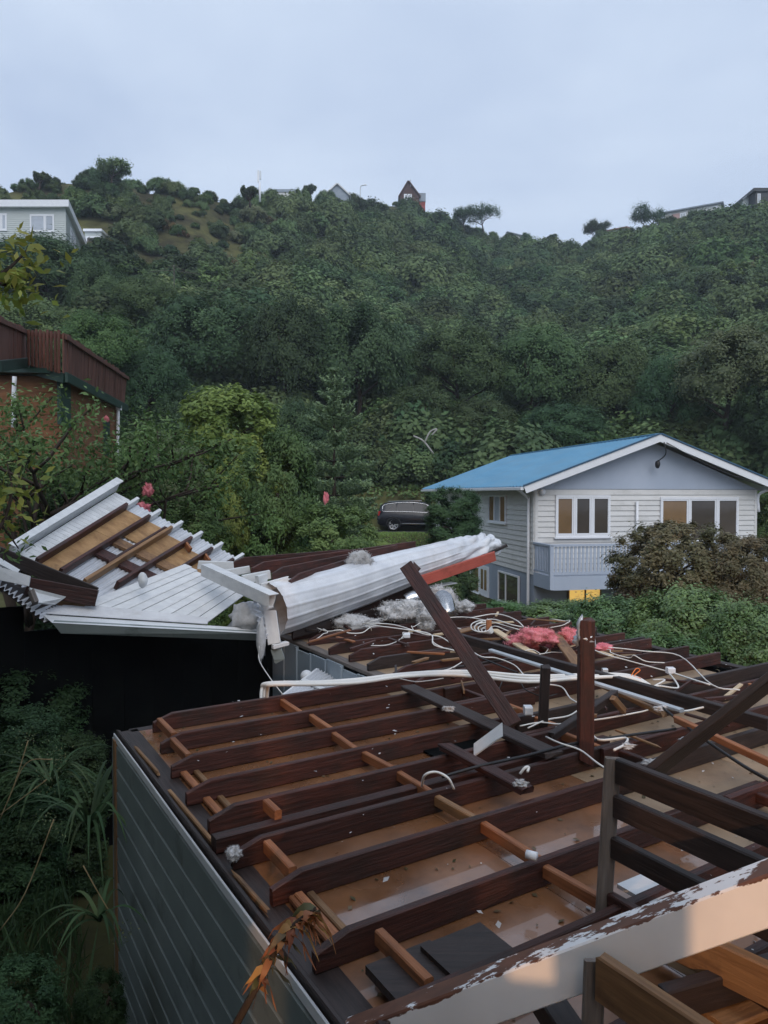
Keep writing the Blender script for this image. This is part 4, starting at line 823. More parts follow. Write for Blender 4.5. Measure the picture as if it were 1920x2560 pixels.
for i, (w_, s0) in enumerate(FJ):
    joist(w_, s0, 2.95 + .3 * (i % 3), dw=-.01); joist(w_ - .05 if i % 2 else w_ + .05, 2.6 + .25 * (i % 2), 6.55 if i < 5 else 5.6, timber if i % 3 else timber_blk, cut=None)
joist(-2.36, .03, 3.2, z=zj - .045, cut=None, h=.09, wd=.075)
KJ = [SW(x, y, zj)[1] for (x, y) in ((997, 1697), (945, 1674), (894, 1650), (849, 1629), (808, 1611))] + [2.35, 2.8, 3.25, 3.7, 4.1]
for i, w_ in enumerate(KJ): joist(w_, 2.86 + .03 * (i % 2), 6.55 + .15 * i / 10, timber if i % 2 else timber_blk if i in (2,) else timber, cut=(.16, .06), dw=.02)
beam('inner_plate', H(2.9, .05, zp - .002), H(2.9, 3.6, zp - .002), .14, .045, timber_grey, wh_, top=True, jag=.03)
beam('outer_plate', H(6.62, -2.0, zp - .002), H(6.95, 4.2, zp - .002), .12, .05, timber_blk, wh_, top=True)
allw = sorted([w for w, _ in FJ] + KJ)
rs = random.Random(5)
def nog(s, wa, wb, mat, h=.065, z=zp + .112, skew=0.0): beam('nogging', H(s, wa + .024, z), H(s + skew, wb - .024, z), .045, h, mat, wh_, top=True)
for a, b in zip([w for w, _ in FJ], [w for w, _ in FJ][1:]): nog(1.40 + rs.uniform(-.03, .03), b, a, timber_new if rs.random() > .12 else timber_brn, skew=rs.uniform(-.03, .03))
for i in range(len(allw) - 1):
    a, b = allw[i], allw[i + 1]
    if b - a < .25: continue
    for s in ((3.05, 4.7) if a < 0 else (4.55, 5.6)):
        if rs.random() < .72: nog(s + rs.uniform(-.1, .1), a, b, timber if rs.random() < .6 else timber_new if rs.random() < .5 else timber_brn)
for (s, a, b, mt, z) in ((.30, -.62, -.13, timber_new, zp + .13), (.26, -1.14, -.68, timber_new, zp + .13), (.42, -2.38, -2.15, timber_new, zp + .15), (.24, -2.98, -2.6, timber_new, zp + .13), (.22, -3.5, -3.04, timber_new, zp + .06), (.34, -4.02, -3.6, timber_new, zp + .13)): nog(s, a, b, mt, z=z, h=.07)
for (s, a, b) in ((.20, -1.63, -1.2), (.2, -2.08, -1.71), (.2, -3.52, -3.05)):
    beam('ceiling_batten', H(s, a, zp + .03), H(s, b, zp + .03), .05, .03, timber_new, wh_); beam('ceiling_batten', H(s + .09, a, zp + .02), H(s + .09, b, zp + .02), .04, .03, timber_brn, wh_)
# ceiling lining seen from above
for (s0, s1, w0, w1) in [(a, a + 1.196, b, b + 2.396) for a in (.16, 1.36, 2.56, 3.76, 4.96) for b in (-4.8, -2.4)] + [(a, a + 1.196, b, b + 2.0) for a in (2.95, 4.15, 5.35) for b in (.004, 2.004)]:
    sx = min(s1, 6.55); wet = s0 < (2.0 if w0 > -1 else 2.5 if w0 < -3 else 1.5)
    MB().hexa([H(s0, w0, zp - .014), H(sx, w0, zp - .014), H(sx, w1, zp - .014), H(s0, w1, zp - .014)], [H(s0, w0, zp - .003), H(sx, w0, zp - .003), H(sx, w1, zp - .003), H(s0, w1, zp - .003)]).build('ceiling_panel', ceil_wet if wet else ceil_dry, wh_)
# inner wall with battens (faces the gap) and the wall beyond it, void shade put into its black colour
for i in range(8):
    a = .02 + i * .42; beam('wall_panel', H(2.82, a + .208, .3), H(2.82, a + .208, zp - .04 - .02 * (i % 3)), .412, .03, grey_blue, wh_, up=hu); beam('wall_batten', H(2.795, a, .3), H(2.795, a, zp - .05), .045, .025, grey_blue, wh_, up=hu)
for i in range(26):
    a = -7.2 + i * .39; q = H(a, 3.62 - .05 * i / 26, 0); beam('shade_board', q + Z1 * .1, q + Z1 * float(np.interp(a, [-7, -.8, -.25, 2.6], [CZ - 1.1, CZ - 1.15, CZ - 1.68, CZ - 1.97])), .389, .03, void_black, wh_, up=hw_, ch=.001)
# end wall under the far joists, so that nothing looks hollow from beside
MB().hexa([H(2.85, .1, .1), H(2.95, .1, .1), H(2.95, 4.2, .1), H(2.85, 4.2, .1)], [H(2.85, .1, zp - .05), H(2.95, .1, zp - .05), H(2.95, 4.2, zp - .05), H(2.85, 4.2, zp - .05)]).build('wall_framing', void_black, wh_)
MB().hexa([H(.1, -.02, .1), H(2.85, -.02, .1), H(2.85, .06, .1), H(.1, .06, .1)], [H(.1, -.02, zp - .05), H(2.85, -.02, zp - .05), H(2.85, .06, zp - .05), H(.1, .06, zp - .05)]).build('wall_framing', void_black, wh_)
MB().hexa([H(6.56, -5.4, .1), H(6.62, -5.4, .1), H(6.62, 4.2, .1), H(6.56, 4.2, .1)], [H(6.56, -5.4, zp - .05), H(6.62, -5.4, zp - .05), H(6.62, 4.2, zp - .05), H(6.56, 4.2, zp - .05)]).build('wall_framing', void_black, wh_)
for (s, w) in ((2.2, -2.2), (3.6, -1.2), (4.6, -3.0), (5.4, -.8), (3.7, 1.1), (5.2, 2.0)):      # panels torn out
    pass

# ------------------------------------------------------------------ torn roof lying upside down at the left
def z6(x, y, D): return P(x / 2.304, 1180 + y / 2.304, D)
tr_ = empty('roof_wreckage', z6(500, 900, 9.4), 'torn-off roof section upside down showing plywood, rafters and white soffit', 'roof wreck')
RPt = Patch(z6(70, 487, 9.0), z6(655, 118, 11.5), z6(1390, 505, 12.0), z6(864, 835, 9.3))
RPt.corr('corrugated_sheet', -.02, 1.02, 0, 1.02, -.03, 30, .012, metal_white, tr_, along='a')
for i in range(26): RPt.board('soffit_board', i / 26, (i + .955) / 26, .012, .118, .0, .018, white, tr_)
RPt.board('fascia', -.02, 1.05, -.025, -.004, -.02, .17, white, tr_); RPt.board('fascia_lip', -.02, 1.055, -.04, .012, .172, .19, white, tr_)
RPt.board('soffit_edge', 0, .98, .121, .134, .0, .03, white, tr_)
RB = [.157, .327, .497, .653, .816, .986]
for i, b in enumerate(RB):
    RPt.stick('rafter', .0 if i < 3 else .1, b, .875, b, .05, .13, timber_brn if i == 2 else timber, tr_, jag=.01); RPt.stick('rafter_tail', .882, b, 1.02, b, .055, .10, white, tr_)
RPt.stick('rafter', .25, .465, .86, .467, .04, .10, timber, tr_, jag=.02)
for (a0, a1, b0, b1) in ((.03, .52, .165, .318), (.523, .88, .165, .318), (.60, .88, .335, .455), (.56, .84, .505, .645), (.50, .80, .661, .808), (.42, .78, .824, .978)): RPt.board('plywood_sheet', a0, a1, b0, b1, -.012, .006, plywood, tr_)
for i in range(len(RB) - 1):
    if i == 0: continue
    for k, a in enumerate((.30, .47)):
        RPt.board('purlin', a, a + .075, RB[i] + .012, RB[i + 1] - .012, -.012, .035, timber_brn if k else timber, tr_)
for (a, b0, b1) in ((.80, .653, .73), (.78, .816, .89)): RPt.stick('nogging', a, b0, a - .05, b1, .045, .09, timber_new, tr_, h0=.03)
# broken-down board panel in front
BP = Patch(z6(445, 775, 8.9), z6(1065, 535, 10.0), z6(1440, 690, 10.0), z6(1190, 878, 9.25))
nbp = 9
for i in range(nbp): BP.board('soffit_plank', 0, 1.0 - .02 * (i % 3), i / nbp, (i + .95) / nbp, -.012 * (i % 2), .02 + .006 * (i % 2), white, tr_)
for i in (1, 3, 5, 7): BP.board('cover_strip', 0, .97, i / nbp - .012, i / nbp + .012, .02, .035, white, tr_)
# lower eave: white gutter board with a grey-green face below
fa0, fa1 = z6(245, 822, 8.5), z6(1485, 902, 9.25); fdn0, fdn1 = z6(300, 868, 8.35), z6(1482, 930, 9.12)
MB().hexa([fa0, fa1, fdn1, fdn0], [fa0 + Vector((0, .05, -.03)), fa1 + Vector((0, .05, -.03)), fdn1 + Vector((0, .05, -.03)), fdn0 + Vector((0, .05, -.03))]).build('eave_board', white, tr_)
u0, u1 = z6(352, 930, 8.42), z6(1480, 970, 9.2)
MB().hexa([fdn0 + Vector((0, .004, -.004)), fdn1 + Vector((0, .004, -.004)), u1, u0], [fdn0 + Vector((0, .06, .02)), fdn1 + Vector((0, .06, .02)), u1 + Vector((0, .06, .03)), u0 + Vector((0, .06, .03))]).build('eave_soffit', clad_green, tr_)
LP = Patch(z6(215, 745, 8.75), z6(1490, 880, 9.5), z6(1485, 902, 9.25), z6(245, 822, 8.5)); LP.corr('corrugated_strip', 0, .75, 0, 1, .02, 9, .012, metal_white, tr_, along='a')
beam('rafter', z6(330, 772, 8.8), z6(980, 862, 9.2), .06, .09, timber_blk, tr_, jag=.05)
# left, bent corrugated edge with the white boards and dark rafters on it
EP = Patch(z6(-120, 560, 8.2), z6(-130, 480, 8.7), z6(470, 800, 8.9), z6(265, 862, 8.45)); EP.corr('corrugated_edge', 0, 1, 0, 1, 0, 15, .022, metal_white, tr_, along='a')
EP.board('corrugated_lining', .04, .98, 0, 1, -.04, -.03, timber_blk, tr_)
beam('rafter', z6(-80, 440, 8.7), z6(545, 700, 8.95), .05, .17, timber_blk, tr_, jag=.02); beam('rafter', z6(160, 655, 8.5), z6(560, 728, 8.8), .05, .20, timber, tr_, jag=.03); beam('rafter', z6(330, 755, 8.75), z6(520, 735, 8.9), .05, .16, timber_brn, tr_, jag=.02)
FPp = Patch(z6(-60, 530, 8.35), z6(178, 602, 8.4), z6(168, 660, 8.35), z6(-60, 612, 8.3)); FPp.board('white_board', 0, 1, 0, 1, 0, .03, white, tr_)
FP2 = Patch(z6(165, 672, 8.35), z6(375, 725, 8.6), z6(312, 768, 8.55), z6(205, 758, 8.3)); FP2.board('white_board', 0, 1, 0, 1, 0, .03, white, tr_)
FP3 = Patch(z6(-40, 480, 8.5), z6(110, 570, 8.6), z6(95, 590, 8.55), z6(-40, 520, 8.45)); FP3.board('white_board', 0, 1, 0, 1, 0, .03, white, tr_)
beam('batten_stub', z6(178, 682, 8.2), z6(205, 752, 8.15), .06, .06, timber_grey, tr_, jag=.02); blob('downpipe_elbow', z6(822, 622, 9.15), (.06, .06, .10), white, tr_, .12, 1.5, 3, 4)
# right end: white gutter, rafter tails and dangling boards
gt = empty('fallen_gutter', z6(1400, 640, 9.0), 'white box gutter lying across the torn roof towards the roll', 'gutter')
g0, g1 = z6(1195, 560, 9.6), z6(1585, 738, 8.8); gd = (g1 - g0).normalized(); gs = gd.cross(Z1).normalized(); gu = gs.cross(gd); gs = gs if gs.y < 0 else -gs
m = MB(); prof = [(.0, .07), (.0, .0), (.02, -.085), (.09, -.085), (.10, .0), (.11, .07)]      # open channel
for k in range(len(prof) - 1):
    a, b = prof[k], prof[k + 1]; off = gu * .004 + gs * .004
    A0, B0, A1, B1 = g0 + gs * a[0] + gu * a[1], g0 + gs * b[0] + gu * b[1], g1 + gs * a[0] + gu * a[1], g1 + gs * b[0] + gu * b[1]; m.hexa([A0, B0, B1, A1], [v + off for v in (A0, B0, B1, A1)])
m.build('channel', white, gt); m = MB(); m.hexa([g0 + gu * .07 + gs * -.05, g1 + gu * .07 + gs * -.05, g1 + gu * .07 + gs * .11, g0 + gu * .07 + gs * .11], [g0 + gu * .078 + gs * -.05, g1 + gu * .078 + gs * -.05, g1 + gu * .078 + gs * .11, g0 + gu * .078 + gs * .11]).build('cover_lip', white, gt)
bt = 'broken white rafter tails at the end of the roll'
for (lb, a, b, D, h) in (('white rafter tail nearest the red rafters, uppermost of the broken stubs', (1140, 535), (1345, 540), 10.2, .12), ('long white rafter tail with mildew spots above the gutter end', (1395, 620), (1555, 590), 9.7, .12),
                      ('short white block wedged under the mildewed tail', (1480, 625), (1530, 610), 9.45, .12), ('white rafter tail lying right on the start of the roll', (1505, 668), (1665, 625), 9.5, .12), ('white board tucked behind the gutter', (1290, 585), (1440, 560), 10.0, .1)):
    tag(beam('rafter_tail', z6(*a, D), z6(*b, D + .15), .06, h, white, jag=.012), lb, 'timber', bt)
tag(beam('hanging_board', z6(1555, 800, 9.05), z6(1580, 985, 8.95), .16, .03, white, up=(0, -1, 0), jag=.02), 'white board hanging down from the gutter end over the black gap', 'board'); tag(beam('hanging_board', z6(1528, 735, 9.1), z6(1545, 795, 9.07), .15, .03, white, up=(0, -1, 0), jag=.015), 'short white board above the longer hanging board', 'board')
hp = Patch(z6(1460, 735, 9.0), z6(1478, 735, 9.1), z6(1545, 962, 8.95), z6(1512, 962, 8.85)); tag(hp.corr('corrugated_offcut', 0, 1, 0, 1, 0, 7, .02, metal_white, None, along='a'), 'narrow dangling strip of corrugated iron beside the hanging boards', 'roofing')
tag(blob('roofing_paper', z6(1425, 830, 9.25), (.24, .16, .20), fluff, None, .45, 1.6, 3, 12), 'crumpled white building paper stuffed under the gutter end', 'paper'); tag(blob('roofing_paper', z6(1505, 965, 8.9), (.06, .06, .28), fluff, None, .35, 2, 3, 13), 'strip of white building paper hanging into the black gap', 'paper')
tag(beam('white_trim', z6(1570, 1008, 8.9), z6(1655, 985, 9.0), .08, .05, white, jag=.01), 'short white trim piece at the bottom of the hanging boards', 'trim'); tag(beam('torn_cladding', z6(1590, 1020, 8.95), z6(1610, 1080, 8.9), .14, .02, clad_green, up=(0, -1, 0), jag=.04), 'torn grey cladding scrap below the white trim piece', 'cladding')

# ------------------------------------------------------------------ the rolled-up roofing
def z7(x, y, D): return P(600 + x / 2.304, 1300 + y / 2.304, D)
ax_ = spline([z7(170, 520, 9.5), z7(520, 425, 10.3), z7(850, 312, 11.2), z7(1080, 240, 11.9), z7(1270, 178, 12.5), z7(1395, 150, 12.9), z7(1432, 152, 13.1)], 14)
rad = np.interp(np.linspace(0, 1, len(ax_)), [0, .25, .5, .7, .85, .95, 1.0], [.36, .33, .28, .25, .23, .23, .20]); m = MB(); V, F = [], []; NA = 120
for i, p in enumerate(ax_):
    t = (ax_[min(i + 1, len(ax_) - 1)] - ax_[max(i - 1, 0)]).normalized(); a = (Z1 - t * t.z).normalized(); b = t.cross(a); u_ = i / (len(ax_) - 1)
    cw = float(ss(.50, .78, u_)); fl = 1 - .22 * u_
    for j in range(NA):
        q = 2 * math.pi * j / NA; rib = max(0.0, math.sin(q * 15)) ** 6; sp_ = q * 8 + u_ * 34
        rr_ = rad[i] * (1 + .06 * math.sin(2 * q + 4 * u_) + .10 * noise.noise(Vector((u_ * 5, q * .7, 2.0)))) + .017 * rib * (1 - cw) + cw * (.055 * abs(math.sin(sp_ * .5)) - .02 + .09 * noise.noise(Vector((u_ * 22 + q, q * 1.6, 5.0)))) + .008 * noise.noise(Vector((u_ * 16, q * 2.2, 0)))
        V.append(p + (a * math.cos(q) * fl + b * math.sin(q)) * rr_)
for i in range(len(ax_) - 1):
    for j in range(NA): F.append([i * NA + j, i * NA + (j + 1) % NA, (i + 1) * NA + (j + 1) % NA, (i + 1) * NA + j])
tag(MB().add(V, F).build('rolled_roofing', metal_white, None, True), 'big roll of peeled white metal roofing with a crumpled far end', 'roofing')
rg = 'dark red rafters on the rolled roofing'
for (lb, a, b, D0_, D1_, h) in (('rearmost of the dark red rafters behind the roll, just below the shrubs', (-40, 250), (620, 195), 10.6, 12.3, .16), ('long dark red rafter along the top of the roll ending in a black stub', (70, 285), (1005, 150), 10.0, 12.6, .17),
                                ('middle dark red rafter sloping over the top of the roll', (185, 318), (900, 172), 9.8, 12.0, .17), ('front dark red rafter ending under the white wool tuft', (290, 358), (650, 248), 9.6, 10.9, .17)):
    tag(beam('fallen_rafter', z7(*a, D0_), z7(*b, D1_), .05, h, timber, cut0=(.2, .06), jag=.02), lb, 'rafter', rg)
tag(beam('fallen_rafter', z7(330, 640, 9.7), z7(990, 405, 12.0), .05, .17, timber, jag=.04), 'dark rafter underneath the roll with wisps of wool', 'rafter', 'rafters under the roll'); tag(beam('fallen_rafter', z7(300, 655, 9.6), z7(820, 520, 10.9), .06, .12, timber_blk, jag=.04), 'blackened rafter lowest under the roll', 'rafter', 'rafters under the roll')
tag(beam('red_beam', z7(1040, 352, 11.3), z7(1465, 208, 12.6), .06, .17, timber_red, jag=.03), 'salmon red beam sticking out below the crumpled end of the roll', 'beam'); tag(beam('dark_batten', z7(1385, 215, 12.4), z7(1535, 146, 12.9), .05, .05, timber_blk, jag=.02), 'thin dark batten poking out past the tip of the roll', 'batten')
tag(beam('metal_offcut', z7(1060, 392, 11.6), z7(1228, 362, 12.2), .16, .02, metal_white, jag=.03), 'flat scrap of white metal under the red beam', 'metal scrap'); tag(beam('dark_offcut', z7(965, 235, 11.3), z7(1020, 290, 11.2), .12, .05, timber, up=(0, -1, .3), jag=.03), 'split dark timber flap on the roll near the leaning rafter', 'timber')
for k, (lb, a, b, D) in enumerate((('orange splintered plank near the tip of the roll', (1060, 170), (1145, 152), 12.3), ('splintered brown plank lying along the tip of the roll', (1120, 182), (1250, 150), 12.5), ('dark splintered strip on the upper side of the roll', (900, 195), (1000, 185), 11.9), ('broken strip of plywood hanging on the side of the roll', (500, 322), (660, 325), 10.3))):
    tag(beam('splintered_plank', z7(*a, D), z7(*b, D + .2), .10, .03, (timber_new, timber_brn, timber, timber)[k], jag=.06), lb, 'plank', 'splinters on the roll')
lf_wool = leafmat('wool_fibre', (.46, .46, .465), (.66, .66, .665), rough=.9, spec=.05, rand=.05); lf_pinkw = leafmat('pink_fibre', (.62, .20, .23), (.82, .38, .40), rough=.9, spec=.05, rand=.05)
def tuft(name, lb, c, rad, mat, cat, seed, amp=.36, group=None, rz=0.0):
    """wool: a crumpled lump with a fuzz of loose fibres"""
    o = tag(blob(name, c, rad, mat, None, amp, 1.8, 4, seed, rz=rz), lb, cat, group); me = o.data; nv = len(me.vertices); rng = np.random.default_rng(seed); co = np.empty(nv * 3, np.float32); me.vertices.foreach_get('co', co); co = co.reshape(-1, 3)
    k = rng.integers(0, nv, 2600); C = co[k] * (1 + .16 * rng.random((2600, 1)) ** 2); fz = bpy.data.objects.new('fibres', leaf_mesh('fibres', C, C / np.array(rad) + rng.normal(size=(2600, 3)) * 1.2, min(rad) * (.12 + .30 * rng.random(2600)), lf_pinkw if mat is pink else lf_wool, asp=.16, rng=rng)); COL.objects.link(fz); fz.parent = o
    return o
wg = 'white insulation wool torn loose'
tuft('wool_tuft', 'white wool tuft caught on the end of the front rafter on the roll', z7(690, 245, 10.7), (.20, .12, .17), fluff, 'insulation', 21, group=wg); tuft('wool_tuft', 'heap of white wool under the roll above the first joists', z7(660, 600, 10.2), (.34, .2, .13), fluff, 'insulation', 22, group=wg)
tuft('wool_tuft', 'large white wool bundle left of the leaning rafter', z7(960, 525, 10.6), (.38, .24, .18), fluff, 'insulation', 23, group=wg); tuft('wool_tuft', 'white wool bundle between leaning rafter and silver duct', z7(1150, 470, 11.2), (.26, .2, .22), fluff, 'insulation', 24, group=wg)
tuft('wool_tuft', 'small white wool pillow right of the silver duct', z7(1290, 500, 11.2), (.15, .12, .09), fluff, 'insulation', 25, group=wg); tuft('wool_tuft', 'drooping end of white wool hanging over a joist by the leaning rafter', z7(1070, 560, 10.3), (.13, .13, .2), fluff, 'insulation', 26, group=wg)
def duct(lb, a, b, r):
    a, b = Vector(a), Vector(b); n = 40; pts_ = [a.lerp(b, i / n) + Z1 * .06 * math.sin(math.pi * i / n) for i in range(n + 1)]; m = MB(); m.add(*tube_geo(pts_, r, 14, [r * (1 + .07 * math.cos(i * math.pi)) for i in range(n + 1)])); return tag(m.build('flexible_duct', foil, None, True), lb, 'duct', 'silver flexible ducts')
duct('silver flexible duct end pointing down right of the leaning rafter', z7(1165, 455, 11.0), z7(1195, 540, 10.7), .13); duct('silver flexible duct lying half hidden behind the leaning rafter', z7(960, 465, 11.0), z7(1080, 465, 11.1), .10)

# ------------------------------------------------------------------ loose timbers over the joists
def tz(x, y, z): return PZ(x, y, CZ + z)
tag(beam('leaning_rafter', P(1016, 1415, 7.0), tz(1285, 1812, -1.84), .05, .135, timber, up=(1, 0, .6), jag=.01), 'long dark red rafter leaning up steeply across the middle of the wreck', 'rafter')
tag(beam('standing_post', tz(1463, 1905, -1.93), tz(1463, 1905, -1.93) + Z1 * 1.02, .105, .09, timber, up=(0, 1, 0), jag=.03), 'dark red post standing upright with white plastic wrapped round its top', 'post')
tag(blob('plastic_wrap', P(1462, 1600, 5.18), (.075, .07, .07), alu, None, .5, 3, 3, 31), 'scrap of pale plastic wrapped round the standing post', 'plastic'); tag(blob('plastic_wrap', P(1450, 1572, 5.15), (.02, .03, .09), alu, None, .5, 3, 3, 32), 'pale plastic strip running up the left of the standing post', 'plastic')
tag(beam('short_upright', tz(1357, 1812, -1.86), P(1364, 1668, 5.75), .075, .05, timber_blk, up=(0, 1, 0), jag=.02), 'short blackened upright left of the standing post', 'post')
tag(beam('fallen_plank', tz(1020, 1712, -1.80), tz(1385, 1880, -1.80), .15, .04, timber_blk, top=True, jag=.02), 'wide black plank lying diagonally under the foot of the leaning rafter', 'plank')
tag(beam('fallen_plank', tz(1112, 1858, -1.80), tz(1318, 1968, -1.80), .10, .045, timber, top=True, jag=.02), 'short red-brown plank lying across the wet joists', 'plank')
tag(beam('fallen_beam', tz(1142, 1582, -1.70), tz(1925, 1795, -1.70), .07, .10, timber_blk, top=True), 'long dark beam running from the roll to the right edge', 'beam'); tag(beam('metal_strip', tz(1226, 1622, -1.735), tz(1705, 1772, -1.735), .055, .03, alu, top=True), 'long pale aluminium strip beside the long dark beam', 'metal strip')
tag(beam('fallen_batten', tz(1500, 1706, -1.80), tz(1660, 1780, -1.80), .05, .04, timber_brn, top=True, jag=.02), 'orange-brown batten under the aluminium strip', 'batten'); tag(beam('fallen_batten', tz(1690, 1790, -1.74), tz(1940, 1905, -1.74), .05, .05, timber_new, top=True, jag=.02), 'red-brown batten crossing under the big tilted rafter', 'batten')
tag(beam('tilted_rafter', tz(1612, 1945, -1.80), P(1965, 1672, 4.3), .05, .19, timber_blk, up=(-.4, -.75, .6), jag=.01), 'big blackened rafter tilted up to the right edge with white specks', 'rafter')
tag(beam('pale_plank', tz(1236, 1572, -1.78), tz(1335, 1634, -1.78), .10, .03, timber_pale, top=True, jag=.01), 'cream plank lying left of the pink insulation', 'plank'); tag(beam('brown_plank', tz(1388, 1583, -1.70), tz(1452, 1668, -1.78), .13, .03, timber_brn, top=True, jag=.01), 'brown plank lying between the two pink heaps', 'plank')
tag(beam('timber_block', tz(1222, 1577, -1.78), tz(1222, 1577, -1.78) + Z1 * .14, .07, .05, timber_new, up=(0, 1, 0)), 'small orange timber block standing among the cable tangle', 'block'); tag(beam('ply_scrap', tz(1145, 1578, -1.8), tz(1195, 1566, -1.78), .14, .02, timber_brn, top=True, jag=.03), 'flat brown plywood scrap beside the cable tangle', 'plywood')
tag(beam('twisted_plank', tz(775, 1602, -1.75), tz(868, 1575, -1.60), .11, .02, timber_new, top=True, jag=.05), 'twisted orange splinter of plank above the inner wall', 'plank'); tag(beam('split_timber', tz(1380, 1840, -1.8), P(1535, 1735, 5.9), .06, .06, timber_blk, jag=.03), 'split dark timber lying behind the standing post', 'timber'); tag(beam('split_timber', P(1532, 1745, 5.75), tz(1560, 1778, -1.78), .05, .05, timber_brn, jag=.03), 'stub of split brown timber right of the standing post', 'timber')
tag(beam('plaster_scrap', tz(1190, 1872, -1.80), tz(1250, 1828, -1.62), .12, .012, white, up=(-.5, -.4, .7), jag=.04), 'torn white plaster scrap sticking up between joists', 'plaster')
tag(MB().box(tz(1150, 1876, -1.985), hu * .25, hw_ * .14, Z1 * .006).build('hole_shade_sheet', void_black, None), 'black sheet painted as a dark hole in the ceiling beside the white plaster scrap', 'hole')  # flat black sheet, the hole's darkness is put into its colour
# dark framed gable section standing at the right
gf = empty('gable_frame', tz(1505, 2310, -1.99), 'upright grey plank with four black rails running to the right edge', 'frame')
base = tz(1507, 2312, -1.99); top_ = P(1532, 1898, base.y); upv = (top_ - base); Ln = -hw_
beam('plank', base, top_, .075, .02, timber_grey, gf, up=(0, -1, 0), jag=.01)
for k, (py_, h_, L_) in enumerate(((1925, .115, 2.6), (2012, .105, 2.6), (2115, .10, 2.6), (2255, .10, 1.2))):
    f_ = (2312 - py_) / (2312 - 1898); p0 = base + upv * f_ + Ln * .02 - hu * .01 + hu * .03; beam('rail', p0, p0 + Ln * L_ + Z1 * .01, .045, h_, timber_blk if k < 3 else timber, gf)
tag(beam('upright_plank', P(1487, 2400, 2.30), P(1478, 2640, 2.30), .07, .02, timber_grey, None, up=(0, -1, 0)), 'grey plank upright in front of the white barge board', 'plank')

# thin sticks strewn over the far joists; crumbs and flecks over the ceiling
rs = random.Random(21)
for k in range(64):
    s_, w_ = (rs.uniform(3.0, 6.4), rs.uniform(-.2, 3.8)) if k < 42 else (rs.uniform(2.2, 5.6), rs.uniform(-3.2, .2)); a = rs.random() * math.pi; L_ = rs.uniform(.15, .55); c = H(s_, w_, zp + .15 + rs.uniform(0, .02)); d_ = Vector((math.cos(a), math.sin(a), rs.uniform(-.06, .10))) * L_ / 2
    tag(beam('broken_stick', c - d_, c + d_, rs.uniform(.015, .05), rs.uniform(.012, .03), (mt_ := rs.choice((timber, timber_brn, timber_blk, timber_new, timber, timber_pale))), None, jag=.02, ch=.003), '%s broken stick strewn %s' % ({timber: 'dark red', timber_brn: 'brown', timber_blk: 'black', timber_new: 'orange', timber_pale: 'cream'}[mt_], 'over the joists beyond the white conduits' if w_ > .3 else 'over the joists around the standing post' if w_ > -1.5 else 'over the nearer joists before the standing post'), 'stick', 'broken sticks strewn over the joists')
rng = np.random.default_rng(12)
def crumbs(name, lb, n, mat, zlo, zhi, size):
    S_ = rng.uniform(.2, 6.5, n); W_ = rng.uniform(-4.6, 4.0, n); k = (W_ < -.05) | (S_ > 3.0); S_, W_ = S_[k], W_[k]; C = np.stack([HO.x + hu.x * S_ + hw_.x * W_, HO.y + hu.y * S_ + hw_.y * W_, np.where(rng.random(len(S_)) < .5, zlo, zhi)], 1)
    tag(link(name, leaf_mesh(name, C, rng.normal(size=(len(C), 3)) * .25 + np.array([0, 0, 1]), size * (.4 + 1.2 * rng.random(len(C)) ** 2), mat, asp=.7, rng=rng), None), lb, 'debris', kind='stuff')
crumbs('white_flecks', 'small white flecks of wool and plaster scattered over joists and ceiling', 420, lf_wool, zp + .004, zp + .146, .028); crumbs('dark_crumbs', 'dark crumbs and splinters scattered over the ceiling', 1500, lf_brown, zp + .003, zp + .004, .03)

